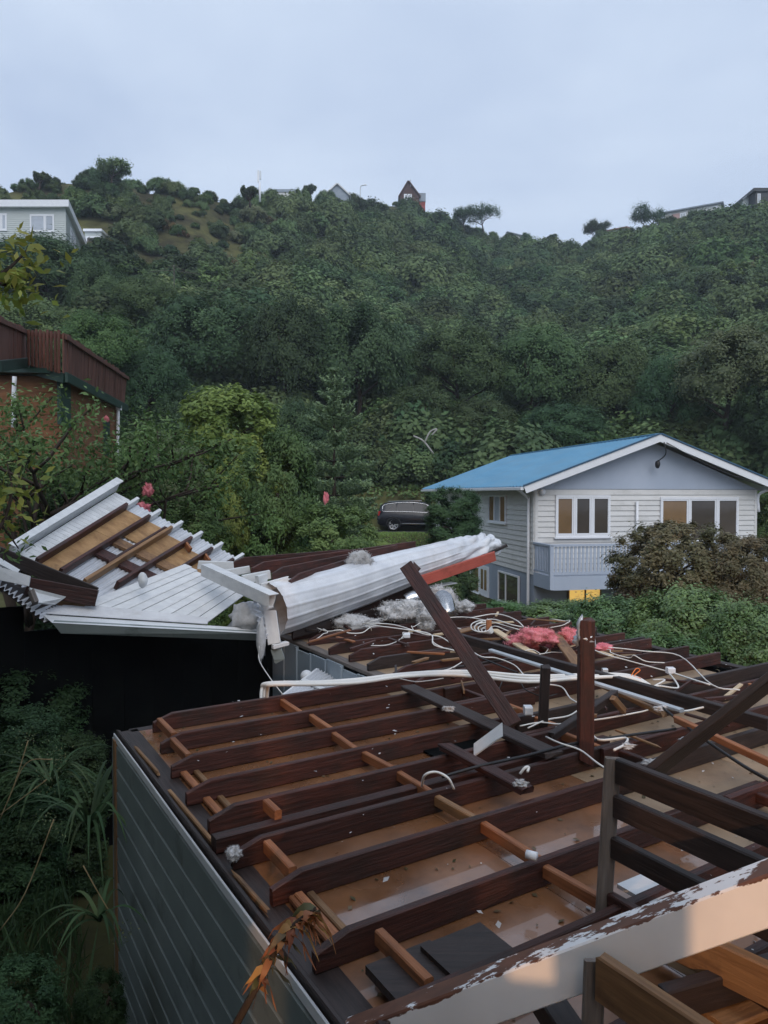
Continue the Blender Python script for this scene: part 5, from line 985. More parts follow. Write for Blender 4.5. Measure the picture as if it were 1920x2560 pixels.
# ------------------------------------------------------------------ barge board in the foreground, paint peeling along its top
def peel_mat():
    m = bpy.data.materials.new('peeling_white_paint'); m.use_nodes = True; nt = m.node_tree; L = nt.links; b = nt.nodes['Principled BSDF']
    tc = nd(nt, 'ShaderNodeTexCoord'); nz = nd(nt, 'ShaderNodeTexNoise'); nz.inputs['Scale'].default_value = 9; nz.inputs['Detail'].default_value = 9; nz.inputs['Roughness'].default_value = .68
    mp = nd(nt, 'ShaderNodeMapping'); mp.inputs['Scale'].default_value = (.45, 1, 1); L.new(tc.outputs['Object'], mp.inputs[0]); L.new(mp.outputs[0], nz.inputs['Vector'])
    sp = nd(nt, 'ShaderNodeSeparateXYZ'); L.new(tc.outputs['Object'], sp.inputs[0]); at = nd(nt, 'ShaderNodeMapRange'); at.inputs[1].default_value = .035; at.inputs[2].default_value = .072; at.inputs[3].default_value = -.35; at.inputs[4].default_value = .06; L.new(sp.outputs['Z'], at.inputs[0])
    ad = nd(nt, 'ShaderNodeMath', operation='ADD'); L.new(nz.outputs[0], ad.inputs[0]); L.new(at.outputs[0], ad.inputs[1]); mr = nd(nt, 'ShaderNodeMapRange'); mr.inputs[1].default_value = .50; mr.inputs[2].default_value = .515; L.new(ad.outputs[0], mr.inputs[0])
    n2 = nd(nt, 'ShaderNodeTexNoise'); n2.inputs['Scale'].default_value = 30; n2.inputs['Detail'].default_value = 5; cr = nd(nt, 'ShaderNodeValToRGB'); L.new(mp.outputs[0], n2.inputs['Vector']); L.new(n2.outputs[0], cr.inputs[0])
    cr.color_ramp.elements[0].color = (.055, .024, .016, 1); cr.color_ramp.elements[1].color = (.20, .085, .05, 1); n3 = nd(nt, 'ShaderNodeTexNoise'); n3.inputs['Scale'].default_value = 3; n3.inputs['Detail'].default_value = 8; L.new(tc.outputs['Object'], n3.inputs['Vector'])
    c3 = nd(nt, 'ShaderNodeValToRGB'); c3.color_ramp.elements[0].position = .35; c3.color_ramp.elements[1].position = .6; c3.color_ramp.elements[0].color = (.74, .74, .75, 1); c3.color_ramp.elements[1].color = (.83, .83, .84, 1); L.new(n3.outputs[0], c3.inputs[0])
    mx = nd(nt, 'ShaderNodeMix', data_type='RGBA'); L.new(mr.outputs[0], mx.inputs[0]); L.new(c3.outputs[0], mx.inputs[6]); L.new(cr.outputs[0], mx.inputs[7]); L.new(mx.outputs[2], b.inputs['Base Color']); b.inputs['Roughness'].default_value = .5
    bp = nd(nt, 'ShaderNodeBump'); bp.inputs['Strength'].default_value = .5; bp.inputs['Distance'].default_value = .004; bp.invert = True; L.new(mr.outputs[0], bp.inputs['Height']); L.new(bp.outputs[0], b.inputs['Normal']); return m
b0, b1 = P(700, 2678, 2.75), P(2060, 2180, 2.2)
bgx = (b1 - b0).normalized(); bup = (Z1 - bgx * bgx.z).normalized(); bup = (bup + Vector((0, .02, 0))).normalized()
tag(beam('barge_board', b0, b1, .10, .15, peel_mat(), None, up=bup), 'long white barge board with paint peeling along its top edge, nearest timber', 'board')
fg = 'timbers under the white barge board'
tag(beam('near_rail', P(1500, 2440, 2.28), P(1790, 2640, 1.98), .045, .15, timber_brn, jag=.006), 'orange-brown rail running to the bottom right in front of the barge board', 'timber', fg); tag(beam('near_rail', tz(1650, 2330, -1.75), tz(1960, 2480, -1.75), .05, .15, timber_brn, jag=.01), 'orange-brown joist just under the barge board at the right', 'timber', fg)
tag(beam('near_rail', tz(1640, 2375, -1.9), tz(1800, 2462, -1.9), .045, .05, timber_pale, jag=.01), 'thin weathered batten under the barge board', 'timber', fg); tag(beam('near_rail', tz(1660, 2510, -1.85), tz(1960, 2420, -1.85), .06, .12, timber_blk, jag=.01), 'dark joist crossing under the barge board at the bottom right', 'timber', fg)
tag(beam('near_rail', tz(1770, 2545, -1.93), tz(1960, 2470, -1.93), .16, .03, timber_brn, jag=.02), 'light brown plank in the bottom right corner', 'timber', fg); tag(beam('near_rail', tz(1345, 2470, -1.85), tz(1430, 2600, -1.85), .10, .09, timber_blk, jag=.01), 'black timber stub below the middle of the barge board', 'timber', fg)
for (lb, a, b) in (('black slab lying on the wet ceiling, left of two', (980, 2400), (1100, 2470)), ('black slab lying on the wet ceiling, right of two', (1120, 2350), (1230, 2420))):
    c = tz((a[0] + b[0]) / 2, (a[1] + b[1]) / 2, -1.93 + .022 * (a[0] > 1000)); tag(MB().box(c, hu * .16, hw_ * .13, Z1 * .018).build('roof_tile', timber_blk, None), lb, 'slab', 'black slabs on the ceiling')
tag(MB().box(tz(1640, 2215, -1.9), hu * .16, hw_ * .1, Z1 * .01).build('plaster_piece', white, None), 'flat white plaster piece behind the barge board', 'plaster'); tag(tube('pipe_offcut', [tz(1316, 2135, -1.80), tz(1342, 2142, -1.80)], .022, white_clean, None, 10, 2), 'short white pipe offcut on a joist', 'pipe')

# ------------------------------------------------------------------ cables, boxes, insulation
wgp = 'white cables strewn over the joists'
def wire(lb, pts_, r=.006, mat=wire_w, group=wgp, name='loose_cable'):
    return tag(tube(name, [tz(x, y, z) for (x, y, z) in pts_], r, mat, None, 5, 5), lb, 'cable', group)
for k in range(3):
    dz = .03 * (k - 1)
    tag(tube('conduit', [tz(654 + 7 * k, 1765, -1.95), tz(655 + 7 * k, 1722, -1.80 + dz), tz(672 + 5 * k, 1708 + 2 * k, -1.74 + dz), tz(800, 1705 + 3 * k, -1.74 + dz), tz(900, 1698 + 4 * k, -1.74 + dz), tz(1000, 1686 + 3 * k, -1.74 + dz), tz(1110, 1679 + 4 * k, -1.74 + dz), tz(1200, 1680 + 6 * k, -1.74 + dz), tz(1320, 1690 + 7 * k, -1.74 + dz), tz(1440, 1688 + 4 * k, -1.73 + dz), tz(1540, 1686 + 3 * k, -1.74 + dz), tz(1590, 1694 + 3 * k, -1.77 + dz), tz(1625, 1714 + 2 * k, -1.82 + dz)], .017, wire_w, None, 8, 5),
        ('uppermost white conduit of the bundle crossing the wreck', 'middle white conduit of the bundle crossing the wreck', 'lowest white conduit of the bundle crossing the wreck')[k], 'conduit', 'white conduit bundle')
wire('thin white wire hanging from the torn roof into the gap', [(648, 1615, -1.75), (648, 1650, -1.9), (675, 1695, -1.85), (710, 1740, -1.9)])
wire('white cable arching over the cable tangle', [(1175, 1545, -1.78), (1240, 1535, -1.72), (1290, 1550, -1.72), (1320, 1580, -1.8)], .008); wire('white cable loop below the arching cable', [(1190, 1560, -1.78), (1230, 1548, -1.72), (1280, 1562, -1.75), (1330, 1572, -1.8)], .008)
wire('white cable lying from the tangle to the pink insulation', [(1105, 1545, -1.8), (1165, 1543, -1.77), (1230, 1555, -1.77), (1300, 1575, -1.8)], .007)
for k in range(5):
    cx_, cy_ = 1203 + 5 * k, 1566 + 3 * k; wire(('outer', 'second', 'third', 'fourth', 'innermost')[k] + ' coil of white cable in the tangle by the orange block', [(cx_ + (26 - 4 * k) * math.cos(t * .9), cy_ + (14 - 2 * k) * math.sin(t * .9), -1.72 - .015 * k) for t in range(8)], .008)
wire('white cable bunch leaving the white wool to the right', [(905, 1558, -1.78), (985, 1562, -1.75), (1060, 1585, -1.77), (1100, 1592, -1.8), (1130, 1610, -1.82)], .008); wire('second white cable bunched beside the wool', [(920, 1562, -1.78), (1000, 1572, -1.76), (1075, 1585, -1.77), (1085, 1612, -1.8), (1140, 1627, -1.82)], .008); wire('lower white cable hanging off the bunch by the wool', [(1082, 1588, -1.78), (1083, 1605, -1.8), (1110, 1620, -1.82), (1142, 1627, -1.83)], .007)
wire('white cable from the leaning rafter down to the conduit bundle', [(1175, 1625, -1.8), (1205, 1642, -1.8), (1240, 1645, -1.8), (1285, 1662, -1.8), (1310, 1688, -1.8)], .007); wire('white cable meeting the leaning rafter from the left', [(1085, 1680, -1.82), (1125, 1672, -1.82), (1160, 1652, -1.82)], .007)
wire('long white cable across the joists behind the standing post', [(1375, 1580, -1.76), (1440, 1605, -1.76), (1510, 1635, -1.76), (1565, 1650, -1.78), (1660, 1676, -1.8), (1680, 1679, -1.8)], .007); wire('long white cable along the far joists towards the right edge', [(1450, 1625, -1.8), (1510, 1618, -1.8), (1610, 1628, -1.8), (1700, 1640, -1.8), (1780, 1712, -1.8), (1850, 1725, -1.8)], .007)
wire('white cable pair from the junction box to the right', [(1682, 1682, -1.8), (1730, 1698, -1.8), (1775, 1712, -1.8)], .009); wire('bent white cable loop below the junction box', [(1672, 1682, -1.8), (1690, 1705, -1.8), (1693, 1720, -1.82), (1650, 1715, -1.82), (1635, 1716, -1.82), (1662, 1700, -1.8), (1632, 1700, -1.82)], .009)
wire('white cable lying below the aluminium strip', [(1390, 1818, -1.84), (1450, 1805, -1.83), (1520, 1795, -1.82), (1600, 1780, -1.82), (1620, 1775, -1.82)], .007); wire('white cable from the strip end to the tilted rafter', [(1665, 1772, -1.78), (1710, 1778, -1.78), (1760, 1768, -1.75), (1800, 1762, -1.75)], .009)
wire('white cable running from the fallen plank to the gable frame', [(1365, 1842, -1.82), (1400, 1858, -1.78), (1450, 1875, -1.8), (1490, 1905, -1.8), (1520, 1925, -1.82)], .007); wire('curled white cable end left of the tilted rafter', [(1475, 1830, -1.8), (1500, 1850, -1.78), (1565, 1845, -1.75), (1560, 1862, -1.72), (1535, 1875, -1.7)], .009)
wire('short curved white cable standing out of the wet joists', [(1055, 1968, -1.9), (1062, 1938, -1.78), (1090, 1930, -1.76), (1120, 1945, -1.78), (1135, 1972, -1.86)], .009); wire('small white cable curl beside the short plank', [(1300, 1935, -1.8), (1312, 1920, -1.76), (1322, 1918, -1.76), (1318, 1930, -1.78)], .009)
wire('white cable between short upright and post', [(1320, 1820, -1.84), (1365, 1800, -1.82), (1420, 1790, -1.82), (1450, 1772, -1.8)], .007); wire('second white cable twisting behind the short upright', [(1300, 1815, -1.84), (1350, 1806, -1.83), (1400, 1810, -1.83), (1455, 1800, -1.82)], .006); wire('white cable dropping from the conduit bundle by the post', [(1365, 1710, -1.78), (1405, 1718, -1.8), (1425, 1745, -1.8), (1450, 1760, -1.8)], .007)
wire('black cable lying from the wet joists to the standing post', [(1105, 1942, -1.83), (1200, 1915, -1.80), (1320, 1888, -1.79), (1430, 1860, -1.79), (1560, 1840, -1.79), (1690, 1822, -1.8)], .011, wire_k, 'black cables'); wire('black cable sagging from the strip end to the right edge', [(1655, 1768, -1.74), (1715, 1815, -1.78), (1790, 1868, -1.72), (1860, 1915, -1.72), (1930, 1955, -1.74)], .012, wire_k, 'black cables'); wire('black cable bits behind the leaning rafter', [(1195, 1642, -1.8), (1240, 1660, -1.8), (1295, 1682, -1.82)], .009, wire_k, 'black cables')
rs = random.Random(33)
for k in range(16):
    s_, w_ = rs.uniform(3.0, 6.0), rs.uniform(-1.2, 3.4); p = H(s_, w_, zp + .15); a = rs.random() * 6.28; pts_ = [p]
    for q in range(rs.randint(4, 7)):
        a += rs.uniform(-.9, .9); p = p + Vector((math.cos(a), math.sin(a), 0)) * rs.uniform(.08, .2); p.z = zp + .15 + abs(rs.gauss(0, .035)); pts_.append(p.copy())
    tag(tube('loose_cable', pts_, rs.choice((.005, .006, .007)), wire_w if rs.random() < .8 else wire_k, None, 5, 4), 'short kinked cable end lying loose on the far ceiling joists', 'cable', 'loose cable ends on the far joists')
def jbox(lb, x, y, s_, mat=white_clean, name='junction_box'): return tag(beam(name, tz(x - s_ * 9, y, -1.78), tz(x + s_ * 9, y, -1.78), .08 * s_, .06 * s_, mat, None, ch=.008), lb, 'box', 'electrical boxes')
jbox('white junction box on the far joists near the right edge', 1676, 1676, 1.0); jbox('white junction box on the joists left of the short upright', 1320, 1775, 1.1); jbox('small grey electrical box beside the orange one', 1512, 1676, .7, alu); jbox('orange electrical box right of the standing post', 1486, 1682, .7, orange_p); jbox('small white electrical box near the first far joists', 1017, 1589, .9)
wire('thin orange wire curl near the electrical boxes', [(1575, 1694, -1.76), (1590, 1672, -1.7), (1600, 1676, -1.72), (1585, 1690, -1.76), (1602, 1696, -1.78)], .005, orange_p, None, 'orange_wire')
tuft('pink_insulation', 'larger heap of pink fluffy insulation left of the brown plank', tz(1330, 1603, -1.80), (.30, .20, .13), pink, 'insulation', 41, .35, rz=.2); tuft('pink_insulation', 'folded pink batt on top of the larger pink heap', tz(1350, 1592, -1.68), (.21, .15, .09), pink, 'insulation', 43, .35, rz=-.3); tuft('pink_insulation', 'smaller pink insulation lump right of the brown plank', tz(1424, 1592, -1.74), (.15, .12, .10), pink, 'insulation', 42, .4)
tuft('pink_insulation', 'pink scrap lying right of the standing post', tz(1505, 1620, -1.82), (.12, .1, .05), pink, 'insulation', 44, .4); tuft('pink_insulation', 'pink insulation caught in the branches above the torn roof', P(370, 1226, 12.5), (.08, .07, .11), pink, 'insulation', 45, .6); tuft('pink_insulation', 'dull pink insulation caught lower beside the torn roof edge', P(358, 1270, 12.4), (.11, .09, .09), pink, 'insulation', 46, .6)
tuft('pink_insulation', 'pink scrap stuck on the trunk of the pine', P(816, 1250, 20.9), (.07, .07, .22), pink, 'insulation', 47, .5); tuft('pink_insulation', 'pink scrap in the gnarled tree beside the downpipe', P(266, 1048, 11.4), (.04, .04, .04), pink, 'insulation', 48, .5)
# the small translucent roof and dome in the gap
pg = empty('pergola_roof', P(770, 1740, 8.2), 'small clear corrugated roof in the gap between the two wings', 'canopy')
gp = Patch(P(690, 1752, 7.7), P(795, 1672, 8.9), P(900, 1726, 8.5), P(800, 1800, 7.3)); gp.corr('corrugated_sheet', 0, 1, 0, 1, 0, 14, .012, clear_p, pg, along='a'); gp.board('cross_strip', .55, .62, 0, 1, .014, .03, white, pg); gp.board('frame', 0, 1, -.04, -.0, -.06, .0, white, pg)
tag(blob('dome_light', P(766, 1690, 8.9), (.075, .075, .075), white_clean, None, 0, 1, 3), 'white globe lamp on the grey inner wall', 'lamp')
tuft('wool_tuft', 'little white wool tuft on a joist end at the side wall', H(.06, -2.62, zp + .10), (.035, .04, .03), fluff, 'insulation', 51, .6)
wt = 'white wool flecks on the timbers'
for k, (lb, p) in enumerate((('white wool fleck on the wide black plank', tz(1120, 1772, -1.77)), ('white wool fleck on the tilted rafter, upper', P(1722, 1850, 4.62)), ('white wool fleck on the tilted rafter, lower', P(1625, 1905, 4.78)), ('white wool fleck at the short plank end', tz(1300, 1958, -1.79)), ('white fleck hanging beside the curled cable end', tz(1568, 1865, -1.72)), ('white wool fleck at the end of the aluminium strip', tz(1650, 1772, -1.75)))):
    tuft('wool_fleck', lb, p, (.045, .03, .02), fluff, 'insulation', 60 + k, .7, wt)

# ------------------------------------------------------------------ particular trees and plants
# star-shaped pine
tp, bt_ = Q(718, 800, 22), Q(722, 1200, 22); pz = bt_.copy(); pz.z = gz(bt_.x, bt_.y); hh = tp.z - pz.z
pn = empty('norfolk_pine', pz, 'young star-shaped pine with tiered branches left of the parked car', 'tree'); m = MB(); m.add(*tube_geo([Vector((0, 0, hh * i / 8)) for i in range(9)], .1, 8, [.11 * (1 - i / 8.6) for i in range(9)]))
C, N = [], []; rs = random.Random(9); tiers = 15
for i in range(tiers):
    f_ = i / (tiers - 1); z = hh * (.985 - .80 * f_); Lb = (.16 + 1.25 * min(1, f_ * 1.55) ** .8) * (1.0 if f_ < .75 else .95); nbr = 6 if i > 1 else 5; z += rs.uniform(-.06, .06)
    for k in range(nbr):
        if f_ > .3 and rs.random() < .16: continue
        a = 2 * math.pi * (k + .5 * (i % 2)) / nbr + rs.uniform(-.25, .25); d_ = Vector((math.cos(a), math.sin(a), 0)); L_ = Lb * rs.uniform(.8, 1.1); up0 = .55 - .75 * min(1, f_ * 1.6)
        pts_ = [Vector((0, 0, z)) + d_ * (L_ * t) + Z1 * (L_ * (up0 * t + .30 * t * t)) for t in (0, .25, .5, .75, 1)]; m.add(*tube_geo(pts_, .02, 4, [.022, .018, .014, .010, .006])); sd_ = Vector((-d_.y, d_.x, 0))
        ns = max(4, int(L_ * 16))
        for j in range(ns):
            t = (.28 if f_ > .25 else .05) + (.72 if f_ > .25 else .95) * j / ns; q = Vector((0, 0, z)) + d_ * (L_ * t) + Z1 * (L_ * (up0 * t + .30 * t * t))
            for s_ in (-1, 1):
                bl_ = L_ * (.40 - .22 * t) * rs.uniform(.7, 1.1) + .06; dirv = (sd_ * s_ * .8 + d_ * .55 + Z1 * .35).normalized()
                for r_ in range(int(bl_ / .028) + 2):
                    tt = r_ * .028; p = q + dirv * tt + Z1 * (.5 * tt * tt / max(.1, bl_)); C.append(p); N.append((rs.gauss(0, .7), rs.gauss(0, .7) - .5, rs.gauss(0, .7) + .9))
print('pine', len(C)); C = np.array([tuple(c) for c in C]); N = np.array(N)
m.build('trunk', bark, pn, True, origin=(0, 0, 0)).matrix_basis = Matrix.Identity(4); o = bpy.data.objects.new('crown', leaf_mesh('pine_crown', C, N, np.full(len(C), .13), lf_pine, asp=.36)); COL.objects.link(o); o.parent = pn
def limbed(name, label, base, h, spread, seed, levels, r0, leaf, per, size, crad, mat, cat='tree', lean=0.0, asp=.45, n0=4, scale=1.0, group=None):
    e = empty(name, base, label, cat, group); m, tips = limb_tree(h, spread, seed, levels, r0, n0, lean); m.build('trunk', bark, e, True, origin=(0, 0, 0)).matrix_basis = Matrix.Identity(4)
    rng = np.random.default_rng(seed); cen = np.array([tuple(t) for t in tips]); C, N, S, T, ex = clump_leaves(cen, np.full(len(cen), crad) * (.7 + .6 * rng.random(len(cen))), per, size, rng, core=0, up=.6, shell=.9)
    o = bpy.data.objects.new('crown', leaf_mesh('crown', C, N, S, mat, asp=asp, tint=T, rng=rng)); COL.objects.link(o); o.parent = e
    return e
b = Q(95, 1180, 14); b.z = gz(b.x, b.y); limbed('gnarled_tree', 'gnarled tree with bare dark limbs in front of the deck house', b, 2.85, 1.0, 4, 4, .17, None, 85, .10, .42, lf_mid, n0=5)
b = Q(215, 1150, 14.5); b.z = gz(b.x, b.y); limbed('gnarled_tree', 'thin-limbed tree right of the gnarled one below the deck corner', b, 2.25, .95, 14, 4, .12, None, 85, .10, .40, lf_mid, n0=4)
b = Q(10, 1120, 13.5); b.z = gz(b.x, b.y); limbed('gnarled_tree', 'leafy tree at the left edge below the deck', b, 2.75, .85, 24, 4, .14, None, 85, .11, .45, lf_mid, n0=4)
def sky_tree(lb, x, ytop, ybase, D, seed, spread=.9, mat=lf_dark, per=40, cr=.55, sink=.45):
    p = Q(x, ybase, D); hgt = (ybase - ytop) * K / FP * D; e = limbed('ridge_tree', lb, p - Z1 * (sink * hgt), hgt * .44, spread, seed, 4, .22, None, per, .34, cr * hgt / 5, mat, group='trees standing on the skyline'); return e
sky_tree('windswept tree with see-through crown on the skyline right of the A-frame', 1045, 436, 500, 192, 31, 1.3, per=70, cr=.8, sink=.12); sky_tree('dark flat-topped tree just left of the windswept skyline tree', 1003, 442, 492, 191, 32, 1.1, per=80, cr=.8, sink=.2); sky_tree('small skyline tree left of the long white ridge house', 1283, 474, 520, 187, 33, .9, per=90, cr=.8, sink=.2); sky_tree('rounded skyline tree in front of the long white ridge house', 1392, 442, 505, 176, 34, .9, per=90, cr=.9, sink=.2)
sky_tree('small tree on the skyline left of the saddle', 1190, 498, 520, 198, 35, .9, per=60); sky_tree('spiky tree at the top of the left ridge', 240, 335, 392, 112, 36, .8, lf_hill, 70, .8, .2); sky_tree('spiky small tree on the left ridge near the pale house', 85, 362, 396, 110, 37, .8, lf_hill, 50); sky_tree('bush standing around the foot of the mast', 540, 392, 430, 118, 38, .8, lf_hill, 60); sky_tree('round dark tree on the ridge left of the grey gable', 672, 393, 420, 160, 39, .8, lf_dark, 80, .8)
sky_tree('dark tree on the ridge in front of the pinkish-panelled house', 1505, 442, 480, 158, 40, .9, lf_dark, 80, .9); sky_tree('dark tree on the ridge before the black house', 1590, 428, 470, 150, 41, .9, lf_dark, 80, .9)
# pale dead branches on the bank, twigs reaching in at the left edge
for k, (lb, pp) in enumerate((('pale dead branch curling on the bank above the drive', ((1500, 545), (1560, 575), (1620, 650))), ('pale dead branch with a hook, right one on the bank', ((1570, 580), (1600, 520), (1640, 505), (1610, 540))))):
    tag(tube('dead_branch', [P(400 + x / 2.37, 860 + y / 2.37, 40.0) for x, y in pp], .05, bark_pale, None, 5, 5), lb, 'branch', 'pale dead branches')
def spray(name, lb, twig, D, n, size, mat, seed):
    e = empty(name, Q(*twig[0], D), lb, 'branch'); rng = np.random.default_rng(seed); pts_ = spline([Q(x, y, D + .1 * i) for i, (x, y) in enumerate(twig)], 8); m = MB(); m.add(*tube_geo(pts_, .01, 5, list(np.linspace(.016, .004, len(pts_)))))
    C, N = [], []
    for k in range(n):
        p = pts_[int(len(pts_) * (.25 + .75 * rng.random()) * .999)]; q = p + Vector(rng.normal(size=3)) * size * 1.1; C.append(tuple(q)); N.append(rng.normal(size=3) + np.array([0, -.5, .8]))
    m.build('twig', bark, e, True); e2 = bpy.data.objects.new('leaves', leaf_mesh('leaves', np.array(C) - np.array(e.location), np.array(N), size * (.7 + .6 * rng.random(n)), mat, asp=.42)); COL.objects.link(e2); e2.parent = e
spray('leafy_branch', 'yellow-green leafy branch reaching in at the left edge below the pale house', [(-40, 600), (5, 590), (40, 560), (62, 535)], 4.2, 120, .085, lf_yellow, 71); spray('leafy_branch', 'lower yellow-green sprig of the branch at the left edge', [(-40, 600), (10, 615), (50, 620)], 4.2, 90, .08, lf_yellow, 72)
spray('leafy_branch', 'yellowing leafy branch at the left edge next to the torn roof', [(-40, 1180), (5, 1130), (25, 1060), (15, 1000)], 4.5, 110, .085, lf_yellow, 73); spray('leafy_branch', 'green leafy sprig hanging over the left corner of the torn roof', [(-30, 1100), (15, 1150), (40, 1185)], 5.0, 50, .07, lf_mid, 74)
tree_big = empty('overhanging_tree', (-6.4, 2.6, gz(-6.4, 2.6)), 'leafy tree just past the left edge whose branches reach in', 'tree')
o = bpy.data.objects.new('crown', U['dks']); COL.objects.link(o); o.parent = tree_big; o.location = (.6, -.2, 6.2); o.scale = (3.2, 3.2, 3.6)  # unseen crown, enlarged to deepen the garden's shade
o2 = o.copy(); COL.objects.link(o2); o2.location = (1.1, 4.0, 3.6); o2.scale = (1.35, 1.3, 2.6)  # second unseen crown, added to shade the garden from the left
m = MB(); m.add(*tube_geo([Vector((0, 0, -.3)), Vector((.1, .1, 2.5)), Vector((0, 0, 5))], .2, 8, [.24, .2, .12])); m.build('trunk', bark, tree_big, True, origin=(0, 0, 0)).matrix_basis = Matrix.Identity(4)
# dead flower stalk in the foreground, strap leaves and dry stalks in the dark garden
e = empty('dead_plant', P(560, 2640, 1.75), 'withered plant with orange-brown curled leaves in front of the wall corner', 'plant')
st_ = spline([P(548, 2640, 1.72), P(640, 2470, 1.72), P(720, 2330, 1.74), P(790, 2270, 1.78)], 6); m = MB(); m.add(*tube_geo(st_, .008, 6, list(np.linspace(.011, .004, len(st_))))); m.build('stem', bark, e, True)
rs = random.Random(3)
for k in range(60):
    p = st_[int(len(st_) * (.30 + .7 * rs.random()) * .999)]; a = rs.random() * 6.28; d_ = Vector((math.cos(a), math.sin(a) * .7, rs.uniform(-.3, .5))); L_ = rs.uniform(.035, .085); V, F = [], []; wv = d_.cross(Z1).normalized()
    for i in range(6):
        t = i / 5; q = p + d_ * (L_ * t) + Z1 * (-.9 * L_ * t * t * rs.uniform(.8, 1.2)); w2 = .012 * math.sin(math.pi * min(1, t + .12)) + .001; cv = wv * math.cos(t * 2.5) + Z1 * math.sin(t * 2.5) * .7; V += [q - cv * w2, q + cv * w2]
    for i in range(5): F.append([2 * i, 2 * i + 1, 2 * i + 3, 2 * i + 2])
    me = mesh('leaf', [v - p for v in V], F, True); at = me.attributes.new('tint', 'FLOAT', 'FACE'); at.data.foreach_set('value', [rs.random()] * len(F)); link('leaf', me, lf_dry if rs.random() < .75 else lf_brown, e, Matrix.Translation(p))
def flax(lb, x, y, D, n, L0, seed, mat):
    c = Q(x, y, D); e = empty('flax_plant', c, lb, 'plant', 'strap-leaved plants in the dark garden'); rs = random.Random(seed)
    for k in range(n):
        a = rs.random() * 6.28; d_ = Vector((math.cos(a), math.sin(a), 0)); L_ = L0 * rs.uniform(.7, 1.2); wv = Vector((-d_.y, d_.x, 0)); V, F = [], []; rise = rs.uniform(.8, 1.5)
        for i in range(9):
            t = i / 8; q = d_ * (L_ * t * .9) + Z1 * (L_ * (rise * t - 1.15 * t * t)); w2 = .013 * (1 - t ** 2.5) + .002; V += [q - wv * w2, q + Z1 * -.006, q + wv * w2]
        for i in range(8): F += [[3 * i, 3 * i + 1, 3 * i + 4, 3 * i + 3], [3 * i + 1, 3 * i + 2, 3 * i + 5, 3 * i + 4]]
        me = mesh('leaf', V, F, True); at = me.attributes.new('tint', 'FLOAT', 'FACE'); at.data.foreach_set('value', [rs.random()] * len(F)); link('leaf', me, mat, e, Matrix.Translation(c))
flax('strap-leaved plant beside the grey-green side wall', 195, 1790, 6.0, 34, .85, 1, lf_dark); flax('smaller strap-leaved plant nearer the left edge', 110, 1700, 6.6, 26, .75, 2, lf_dark); flax('strap-leaved clump low by the wall in the dark garden', 215, 1990, 5.0, 14, .45, 3, lf_dark)
for k, (lb, pp, D) in enumerate((('tall dry flower stalk leaning right at the left edge', ((0, 1770), (30, 1690), (62, 1600)), 5.2), ('dry flower stalk branching from the tall one', ((10, 1745), (60, 1650), (118, 1640)), 5.2), ('long dry stem lying towards the wall', ((0, 1760), (95, 1690), (100, 1688)), 5.3), ('bent dry stem low at the left edge', ((0, 2010), (50, 1930), (110, 1770)), 4.8), ('reddish dry stem leaning against the wall foot', ((185, 1870), (225, 1940), (262, 2010)), 5.0))):
    e = empty('dry_stalk', Q(*pp[0], D), lb, 'plant', 'dry stalks in the dark garden'); tube('stem', [Q(x + 6 * math.sin(x * .3), y, D) for x, y in pp], .0045, stalk, e, 5, 5); rng = np.random.default_rng(80 + k); t = np.array(Q(*pp[-1], D)); C = t + rng.normal(size=(60, 3)) * .05
    o = bpy.data.objects.new('seed_head', leaf_mesh('seed_head', C - np.array(e.location), rng.normal(size=(60, 3)), np.full(60, .02), lf_olive)); COL.objects.link(o); o.parent = e
gsh = 'dark shrubs in the garden below the side wall'
for (lb, x, yt, w, yb, D, key) in (('dark low shrub at the left edge above the strap leaves', 30, 1530, 200, 1650, 7.5, 'dks'), ('dark shrub right of the dry stalks', 150, 1590, 160, 1700, 8.2, 'dks'), ('dark shrub in the bottom left corner', 30, 2090, 200, 2250, 4.4, 'dks'), ('dark shrub at the foot of the side wall', 215, 2100, 110, 2250, 4.8, 'dks'), ('dark bush under the torn roof edge', 60, 1440, 240, 1600, 9.0, 'dks')):
    tree_at('garden_shrub', lb, x, yt, w, yb, D, key, cat='shrub', group=gsh, thick=.04)
rng = np.random.default_rng(18); n = 26000; X_ = rng.uniform(-5.5, -.6, n); Y_ = rng.uniform(2.6, 9.2, n); sw_ = (X_ - HO.x) * hu.x + (Y_ - HO.y) * hu.y; X_, Y_ = X_[sw_ < -.12], Y_[sw_ < -.12]; nz_ = np.sin(X_ * 3.1 + 1) * np.sin(Y_ * 2.3); kp = rng.random(len(X_)) < .6 + .4 * nz_; X_, Y_, nz_ = X_[kp], Y_[kp], nz_[kp]
S_ = .25 + .55 * rng.random(len(X_)) ** 2; N = rng.normal(size=(len(X_), 3)); N[:, 2] *= .35; C = np.stack([X_, Y_, ground(X_, Y_) + S_ * .42], 1)
tag(link('long_grass', leaf_mesh('long_grass', C, N, S_, lf_dark, asp=.035, droop=-2.2, rng=rng), None), 'long rank grass in the dark garden below the side wall', 'grass', kind='stuff')
